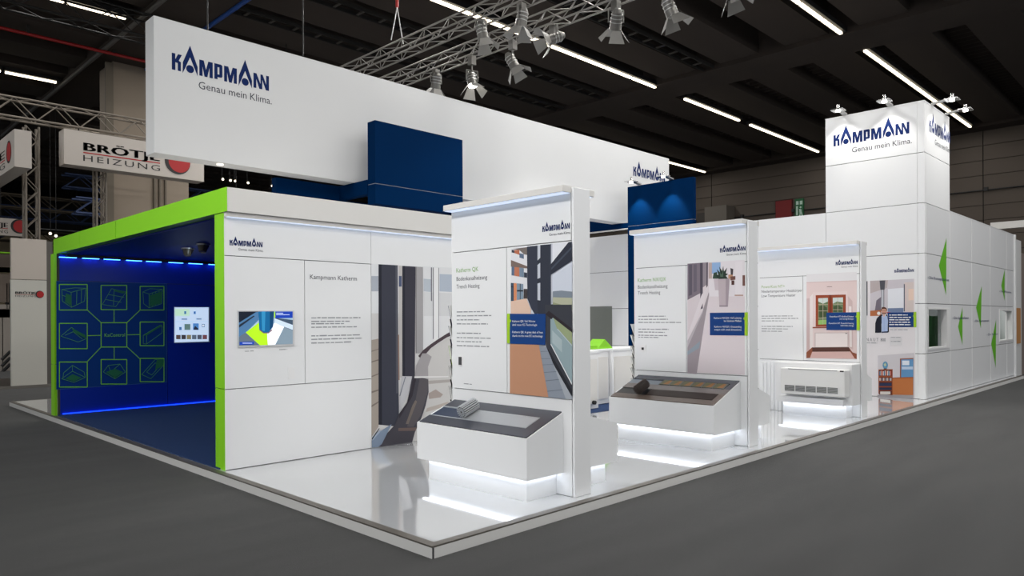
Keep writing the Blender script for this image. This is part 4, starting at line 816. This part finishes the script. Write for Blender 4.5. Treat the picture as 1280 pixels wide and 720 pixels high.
# ---------------------------------------------------------------- reception units in the gap behind the first panel
bc = boxpart('carpet_patch', None, 5.0, 8.6, 3.72, 6.8, HP, HP + .01, BLUECARPET); tag(bc, 'strip of blue carpet under the white bar units', 'carpet')
def bar_unit(label, x0, x1, y0, y1, z1):
    t = thing('bar_unit', label, 'counter', ((x0 + x1) / 2, y0, HP), 'white bar units behind the first panel')
    boxpart('body', t, x0, x1, y0 + .02, y1, HP + .02, z1 - .04, WHITE); bev(boxpart('worktop', t, x0 - .01, x1 + .0, y0 - .01, y1, z1 - .04, z1, WHITE), .004)
    boxpart('door', t, x0 + .05, x1 - .05, y0, y0 + .02, .2, z1 - .15, WHITE2)
    return t
u = bar_unit('white bar unit with a black knob, nearest the first info panel', 5.9, 7.02, 3.97, 4.5, 1.13)
c = on('y', 3.97, 741.5, 503); MB().tube(c, c + Vector((0, -.05, 0)), .035, BLACK, 12).build('knob', u)
bar_unit('white bar unit in the middle, under the green tent card', 7.03, 7.76, 4.30, 4.85, 1.13)
bar_unit('white bar unit beside the brochure rack of the planter photo panel', 7.77, 9.4, 4.22, 4.85, 1.13)
ca, cb, cc = on('y', 4.42, 743.8, 437.5), on('y', 4.42, 763, 437.5), on('y', 4.42, 753, 424)
tcard = thing('tent_card', 'lime green triangular display piece on the white bar unit', 'display', (ca.x, 4.4, 1.13))
GRN = M('bright_lime_board', (124, 196, 16), rough=.5)
MB().prism([(ca.x, 4.36, 1.131), (cb.x, 4.36, 1.131), (cc.x, 4.36, cc.z)], (0, .3, 0), GRN).build('tent', tcard)
boxpart('foot', tcard, ca.x - .9, ca.x - .005, 4.36, 4.66, 1.131, 1.2, GRN)

# ---------------------------------------------------------------- rig above the stand
t1 = truss('rig_truss', 'aluminium rig truss above the long banner, the left of two', (5.66, -1.5, 6.97), (5.66, 13, 6.97), .26, .26, TRUSSM, .018, .36, 'rig trusses over the stand')
t2 = truss('rig_truss', 'aluminium rig truss above the long banner, the right of two', (6.70, -1.5, 6.97), (6.70, 13, 6.97), .26, .26, TRUSSM, .018, .36, 'rig trusses over the stand')
for lb, xx, yy in (('chain hoist with red sleeves holding the left rig truss', 5.54, 7.9), ('chain hoist holding the right rig truss near the frame top', 6.60, 3.3)):
    h = thing('chain_hoist', lb, 'hoist', (xx, yy, 7.3)); RS = M('red_sleeve', (178, 30, 24), rough=.5)
    rod('chain', h, (xx, yy, 8.15), (xx, yy, 10.11), .02, BLACK)
    for z0, z1 in ((8.0, 8.35), (9.2, 9.4)): rod('sleeve', h, (xx, yy, z0), (xx, yy, z1), .035, RS)
    for s_ in (-1, 1): rod('sling', h, (xx, yy, 8.0), (xx + .15 * s_, yy, 7.3), .012, ALU)
CAN = M('lamp_can_grey', (120, 118, 114), rough=.35, metal=.5); DOOR = M('barn_door_grey', (150, 148, 144), rough=.45, metal=.4)
def stage_lamp(label, hang, body, aim, lit=0, power=0):
    """theatre lamp: clamp and yoke from the truss, tilted can, lens, four barn doors"""
    hang, body, aim = Vector(hang), Vector(body), Vector(aim); t = thing('stage_lamp', label, 'lamp', hang, 'barn-door lamps on the rig trusses')
    f = (aim - body).normalized(); sd = f.cross(Vector((0, 0, 1))).normalized(); up = sd.cross(f)
    MB().box(hang.x - .06, hang.x + .06, hang.y - .06, hang.y + .06, hang.z - .14, hang.z + .04, CAN).build('clamp', t)
    yk = MB(); top = body + Vector((0, 0, .2))
    yk.tube(top + sd * .125, top - sd * .125, .014, CAN, 6); yk.tube(top + sd * .125, body + sd * .125, .014, CAN, 6); yk.tube(top - sd * .125, body - sd * .125, .014, CAN, 6); yk.tube(top, hang + Vector((0, 0, -.1)), .02, CAN, 6); yk.build('yoke', t)
    MB().tube(body - f * .16, body + f * .11, .085, CAN, 16, r2=.102).tube(body - f * .22, body - f * .15, .05, CAN, 12, r2=.085).build('can', t); cn_ = t.children[-1] if t.children else t
    cn_ = [c_ for c_ in t.children if c_.name.startswith('can')][0]
    for k in range(3): MB().tube(body - f * (.13 - .06 * k), body - f * (.117 - .06 * k), .1, ALU, 16).build('cooling_rib', cn_)
    MB().tube(body + f * .111, body + f * .117, .092, M('lens_lit', (255, 250, 240), emit=9) if lit else M('lens_dark', (150, 150, 146), rough=.15), 16).build('lens', cn_)
    for a, c in ((up, sd), (-up, sd), (sd, up), (-sd, up)):
        o = body + f * .115 + a * .098; e = (f * .78 + a * .62); w0, w1 = .075, .135
        q = [o - c * w0, o + c * w0, o + e * .22 + c * w1, o + e * .22 - c * w1]
        MB().prism(q, a * .006, DOOR).build('barn_door', cn_)
    if power:
        l = bpy.data.lights.new('stage_lamp_light', 'SPOT'); l.energy = power; l.spot_size = R(70); l.spot_blend = .8; l.shadow_soft_size = .12; l.color = (1, .96, .9)
        o = bpy.data.objects.new('stage_lamp_light', l); COL.objects.link(o); o.parent = t; o.location = body + f * .16 - hang; o.rotation_euler = f.to_track_quat('-Z', 'Y').to_euler()
A1, A2 = 5.53, 6.57
LMP = [('barn-door lamp under the left truss, its doors hanging before the right truss', A1, (603, 42), (.5, -.4, 0), 0, 150),
       ('lit barn-door lamp nearest the top edge of the white banner', A2, (590, 101), (-.3, -.9, 0), 1, 260),
       ('barn-door lamp with splayed doors right of the lit lamp', A2, (641, 79), (1.0, -1.3, 0), 0, 160),
       ('barn-door lamp at the frame top on the left truss', A1, (652, 26), (-.2, .6, 0), 0, 160),
       ('barn-door lamp turned level beside the fluorescent run', A2, (692, 48), (-6.0, 3.0, 0), 0, 60),
       ('barn-door lamp hanging clear of the truss end, left of three on the right', A2, (770, 28), (1.3, 1.6, 0), 0, 330),
       ('barn-door lamp at the frame top, middle of three on the right', A2, (838, 12), (.9, -.8, 0), 0, 200),
       ('barn-door lamp cut by the frame top, rightmost of all', A2, (914, -14), (.6, -.9, 0), 0, 180),
       ('small barn-door lamp half hidden behind the white banner edge', A2, (545, 104), (.2, .9, 0), 0, 100)]
for lb, xx, q, aim, lit, pw in LMP:
    c = on('x', xx, *q); stage_lamp(lb, (xx, c.y, 6.95), c, c + Vector((aim[0], aim[1], -3)), lit, pw)

# ================================================================== NEIGHBOURING STANDS
YN = 18.0
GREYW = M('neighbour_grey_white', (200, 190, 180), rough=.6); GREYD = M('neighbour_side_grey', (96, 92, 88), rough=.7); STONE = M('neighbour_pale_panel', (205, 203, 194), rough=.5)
REDI = M('red_disc', (176, 14, 20), rough=.5); BLKI = M('black_ink', (24, 22, 22), rough=.5)
def broetje(parent, ax, v, x0, x1, ytop, hgt, off=.004, dsc=None, sub=True):
    """BRÖTJE over a red rule over HEIZUNG, pixel box on the face; hgt = px heights at the left"""
    b = MB(); u, n = face_dirs(ax)
    def line(body, a, c, y, cap, m, bold=0., sp=1.):
        p_ = on(ax, v, a, y); q_ = on(ax, v, c, y); t_ = on(ax, v, a, y - cap); add_text(b, body, p_, u, n, (q_ - p_).dot(u), t_.z - p_.z, m, off, bold, sp)
    line('BRÖTJE', x0, x1, ytop + hgt * .46, hgt * .40, BLKI, .03, 1.05)
    p_ = on(ax, v, x0, ytop + hgt * .60); q_ = on(ax, v, x1, ytop + hgt * .60); h = on(ax, v, x0, ytop + hgt * .54).z - p_.z; L = (q_ - p_).dot(u)
    b.face([p_ + n * off, p_ + u * L + n * off, p_ + u * L + n * off + Vector((0, 0, h)), p_ + n * off + Vector((0, 0, h))], REDI)
    line('HEIZUNG', x0, x1, ytop + hgt, hgt * .30, BLKI, .0, 1.25)
    b.build('lettering', parent)
    if dsc:
        c = on(ax, v, dsc[0], dsc[1]); r = dsc[2] * (c - CAM).dot(_f) / FPX; d = MB()
        for k, (dx, rr, mm) in enumerate(((0, 1, BLKI), (.14 * r, .84, REDI))):
            cc = c + u * dx + n * (off + .002 * (k + 1)); d.face([cc + u * (r * rr * math.cos(t)) + Vector((0, 0, r * rr * math.sin(t))) for t in [2 * math.pi * i / 28 for i in range(28)]], mm)
        d.build('disc', parent)
nb = thing('neighbour_platform', 'dark low platform of the neighbouring stand at far left', 'platform', (0, 18, 0))
boxpart('deck', nb, -8, 6, 17.85, 21.1, 0, .06, M('neighbour_floor', (58, 52, 48), rough=.4)); boxpart('edge', nb, -8, 6, 17.82, 17.85, 0, .07, M('neighbour_edge', (120, 116, 110), rough=.4))
py = thing('sign_pylon', 'grey pylon with a small black logo and red disc behind the green post', 'pylon', (1.3, YN, .06))
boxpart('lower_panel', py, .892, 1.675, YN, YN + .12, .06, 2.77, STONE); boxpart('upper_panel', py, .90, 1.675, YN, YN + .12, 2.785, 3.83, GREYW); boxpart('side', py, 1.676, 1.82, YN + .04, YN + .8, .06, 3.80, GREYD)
broetje(py, 'y', YN, 19, 45, 364, 7, dsc=(49.6, 368, 4.6))
hb = thing('hanging_sign', 'long grey hanging sign with a black logo, partly behind the long white banner', 'sign', (3.9, YN, 5.9), 'hanging signs of the neighbouring stand')
boxpart('board', hb, 2.09, 5.79, YN, YN + .5, 5.895, 6.83, M('hanging_sign_grey', (200, 192, 184), rough=.6))
for xx in (2.5, 5.4): rod('strap', hb, (xx, YN + .25, 6.82), (xx, YN + .25, 6.95), .02, BLACK)
broetje(hb, 'y', YN, 104, 200, 176.5, 24.5, dsc=(222, 202.5, 15.5))
hb = thing('hanging_sign', 'grey box sign with a red disc at the left frame edge, beside the truss post', 'sign', (.7, 16.2, 5.6), 'hanging signs of the neighbouring stand')
xs_, ys_ = 0.62, 15.9
zt_, zb_ = on('y', ys_, 18, 161).z, on('y', ys_, 18, 208).z; xs_ = on('y', ys_, 18, 190).x
boxpart('board', hb, xs_, xs_ + .34, ys_, ys_ + 5, zb_, zt_, M('hanging_sign_grey', (200, 192, 184)))
broetje(hb, 'x', xs_, -40, 6.5, 222, 20, dsc=(11, 190, 14))
hb = thing('hanging_sign', 'low grey sign with a red disc behind the truss post at the left edge', 'sign', (.5, 22, 4.2), 'hanging signs of the neighbouring stand')
a, c = on('y', 24, -40, 269), on('y', 24, 34, 296)
boxpart('board', hb, a.x, c.x, 24, 24.3, c.z, a.z, M('hanging_sign_grey', (200, 192, 184)))
broetje(hb, 'y', 24, -30, 10, 275, 14, dsc=(24, 283, 9))
DTR = M('neighbour_truss_grey', (128, 120, 110), rough=.5, metal=.4)
truss('stand_truss', 'horizontal lattice truss carrying the long grey hanging sign', (-2.5, YN + .1, 6.95), (7.5, YN + .1, 6.95), .4, .5, DTR, .03, .5, 'lattice trusses of the neighbouring stand')
truss('stand_truss', 'upright lattice truss post rising behind the grey pylon', (1.40, YN + .85, .06), (1.40, YN + .85, 6.95), .30, .3, DTR, .03, .33, 'lattice trusses of the neighbouring stand')
truss('stand_truss', 'upright lattice truss post below the long grey hanging sign', (3.02, YN + .55, .06), (3.02, YN + .55, 6.95), .24, .3, DTR, .03, .33, 'lattice trusses of the neighbouring stand')
flat_truss('stand_truss', 'far lattice truss behind the box sign at the left edge', (.2, 16.5, 7.0), (.2, 28, 7.0), .4, DTR, .03, .5, 'lattice trusses of the neighbouring stand')
# stand at the left frame edge
gs = thing('green_stand', 'distant stand with two lime green bands at the left frame edge', 'stand', (-1, 26, 0))
YG = 26.0
def gbox(nm, x0, x1, y0, y1, m, d=.4): a, c = on('y', YG, x0, y0), on('y', YG, x1, y1); return boxpart(nm, gs, a.x, c.x, YG, YG + d, c.z, a.z, m)
BRN = M('stand_brown', (96, 84, 74), rough=.6)
gbox('fascia', -70, 16, 314, 340, BRN); gbox('green_band', -70, 16, 311, 317, LIME, .5); gbox('green_band', -70, 16, 331, 340, LIME, .5)
gbox('wall', -70, 16, 340, 378, M('stand_taupe', (120, 108, 98), rough=.7)); gbox('shelf', -70, 13, 386, 397, M('stand_shelf', (110, 104, 96), rough=.5), 1.0); gbox('back_wall', -70, 16, 380, 480, M('stand_pale', (168, 160, 152), rough=.7), .1)
for k, cx in enumerate((2.5, 8, 11)): gbox('dark_post', cx, cx + 1.6, 354 if k else 397, 386 if k else 478, BLACK, .2)
for k in range(3):
    a, c = on('y', YG - .3, 2, 450 + 8 * k), on('y', YG - .3, 13, 439 + 8 * k); rod('rail', gs, a, c, .05, BLACK)
# far clutter between the truss posts: dim stands, lattice beams and lamps deep in the hall
DB = M('deep_blue_steel', (30, 48, 84), rough=.6); DK = M('deep_brown_steel', (64, 56, 44), rough=.6)
far = [('blue lattice beam deep in the hall, the highest', 6, 34, 7.9, 20, DB), ('brown lattice beam deep in the hall, the highest', 2, 36, 7.0, 16, DK), ('blue lattice beam deep in the hall behind the lime beam', 4, 40, 7.0, 22, DB), ('brown lattice beam deep in the hall, the lowest', 1, 44, 6.2, 22, DK), ('blue lattice beam deep in the hall, the lowest', 5, 28.35, 6.0, 13, DB)]
for lb, x, y, z, L, mm_ in far: flat_truss('far_truss', lb, (x, y, z), (x + L, y, z), .6, mm_, .05, .7, 'lattice beams deep in the hall')
for i, (x, y, z, mm_) in enumerate(((3.2, 30.5, 5.2, DB), (9, 29.5, 4.6, DB), (13, 44, 5.5, DK))):
    flat_truss('far_truss', ('blue lattice beam running into the hall depth, the left one', 'blue lattice beam running into the hall depth, the middle one', 'brown lattice beam running into the hall depth, the right one')[i], (x, y, z), (x, y + 16, z), .6, mm_, .05, .7, 'lattice beams deep in the hall')
fs_ = thing('far_stand', 'pale far stand with a white band seen above the lime green beam', 'stand', (6, 48, 0))
a, c = on('y', 48, 46, 285), on('y', 48, 118, 291); boxpart('white_band', fs_, a.x, c.x, 48, 48.3, c.z, a.z, M('far_white', (190, 190, 192), rough=.6))
a, c = on('y', 48.2, 0, 290), on('y', 48.2, 130, 420); boxpart('wall', fs_, a.x - 4, c.x, 48.31, 48.5, 0, a.z, M('far_beige', (150, 136, 112), rough=.8))
LB = M('far_lamp_glow', (255, 240, 214), emit=4)
fl = [(63, 290, 'left of the pair over the far stand'), (70, 293, 'right of the pair over the far stand'), (277.5, 222.8, 'leftmost of the row above the lime beam corner'), (287, 224.3, 'second of the row above the lime beam corner'), (293, 225, 'third of the row above the lime beam corner'), (309, 227.3, 'fourth of the row above the lime beam corner'), (339, 231.2, 'rightmost, at the edge of the blue portal')]
for x, y, lb in fl:
    c = on('y', 29, x, y); t = thing('far_lamp', 'tiny bright lamp deep in the hall, ' + lb, 'lamp', c, 'tiny lamps deep in the hall')
    rod('drop_rod', t, c, (c.x, c.y, 10.118), .01, BLACK); MB().tube(c, c + Vector((-.05, -.2, -.08)), .05, BLACK, 10, r2=.06).build('can', t); MB().tube(c + Vector((-.05, -.2, -.08)), c + Vector((-.052, -.21, -.084)), .05, LB, 12).build('lens', t)
# stand at the right frame edge
rs = thing('right_neighbour', 'brown edge of another stand with an ochre panel at the right frame edge', 'stand', (22, .5, 0))
boxpart('wall', rs, 21.75, 24, .3, .5, 0, 3.55, M('taupe_wall', (122, 108, 102), rough=.6)); boxpart('corner_post', rs, 20.95, 21.7, .22, .4, 0, 3.85, M('post_white', (206, 206, 206), rough=.5))
a, c = on('y', .2, 1269.5, 385), on('y', .2, 1275.5, 429); boxpart('ochre_panel', rs, a.x, c.x, .19, .215, c.z, a.z, M('ochre', (176, 122, 66), rough=.6))
a, c = on('x', 26, 1238, 278.5), on('x', 26, 1300, 287); zb_ = on('x', 26, 1238, 287).z; boxpart('white_beam', rs, 26, 26.3, c.y, a.y, zb_, a.z, WHITE2); boxpart('beam_post', rs, 26.02, 26.28, c.y, c.y + .25, 0, zb_, WHITE2); boxpart('beam_post', rs, 26.02, 26.28, a.y - .25, a.y, 0, zb_, WHITE2)
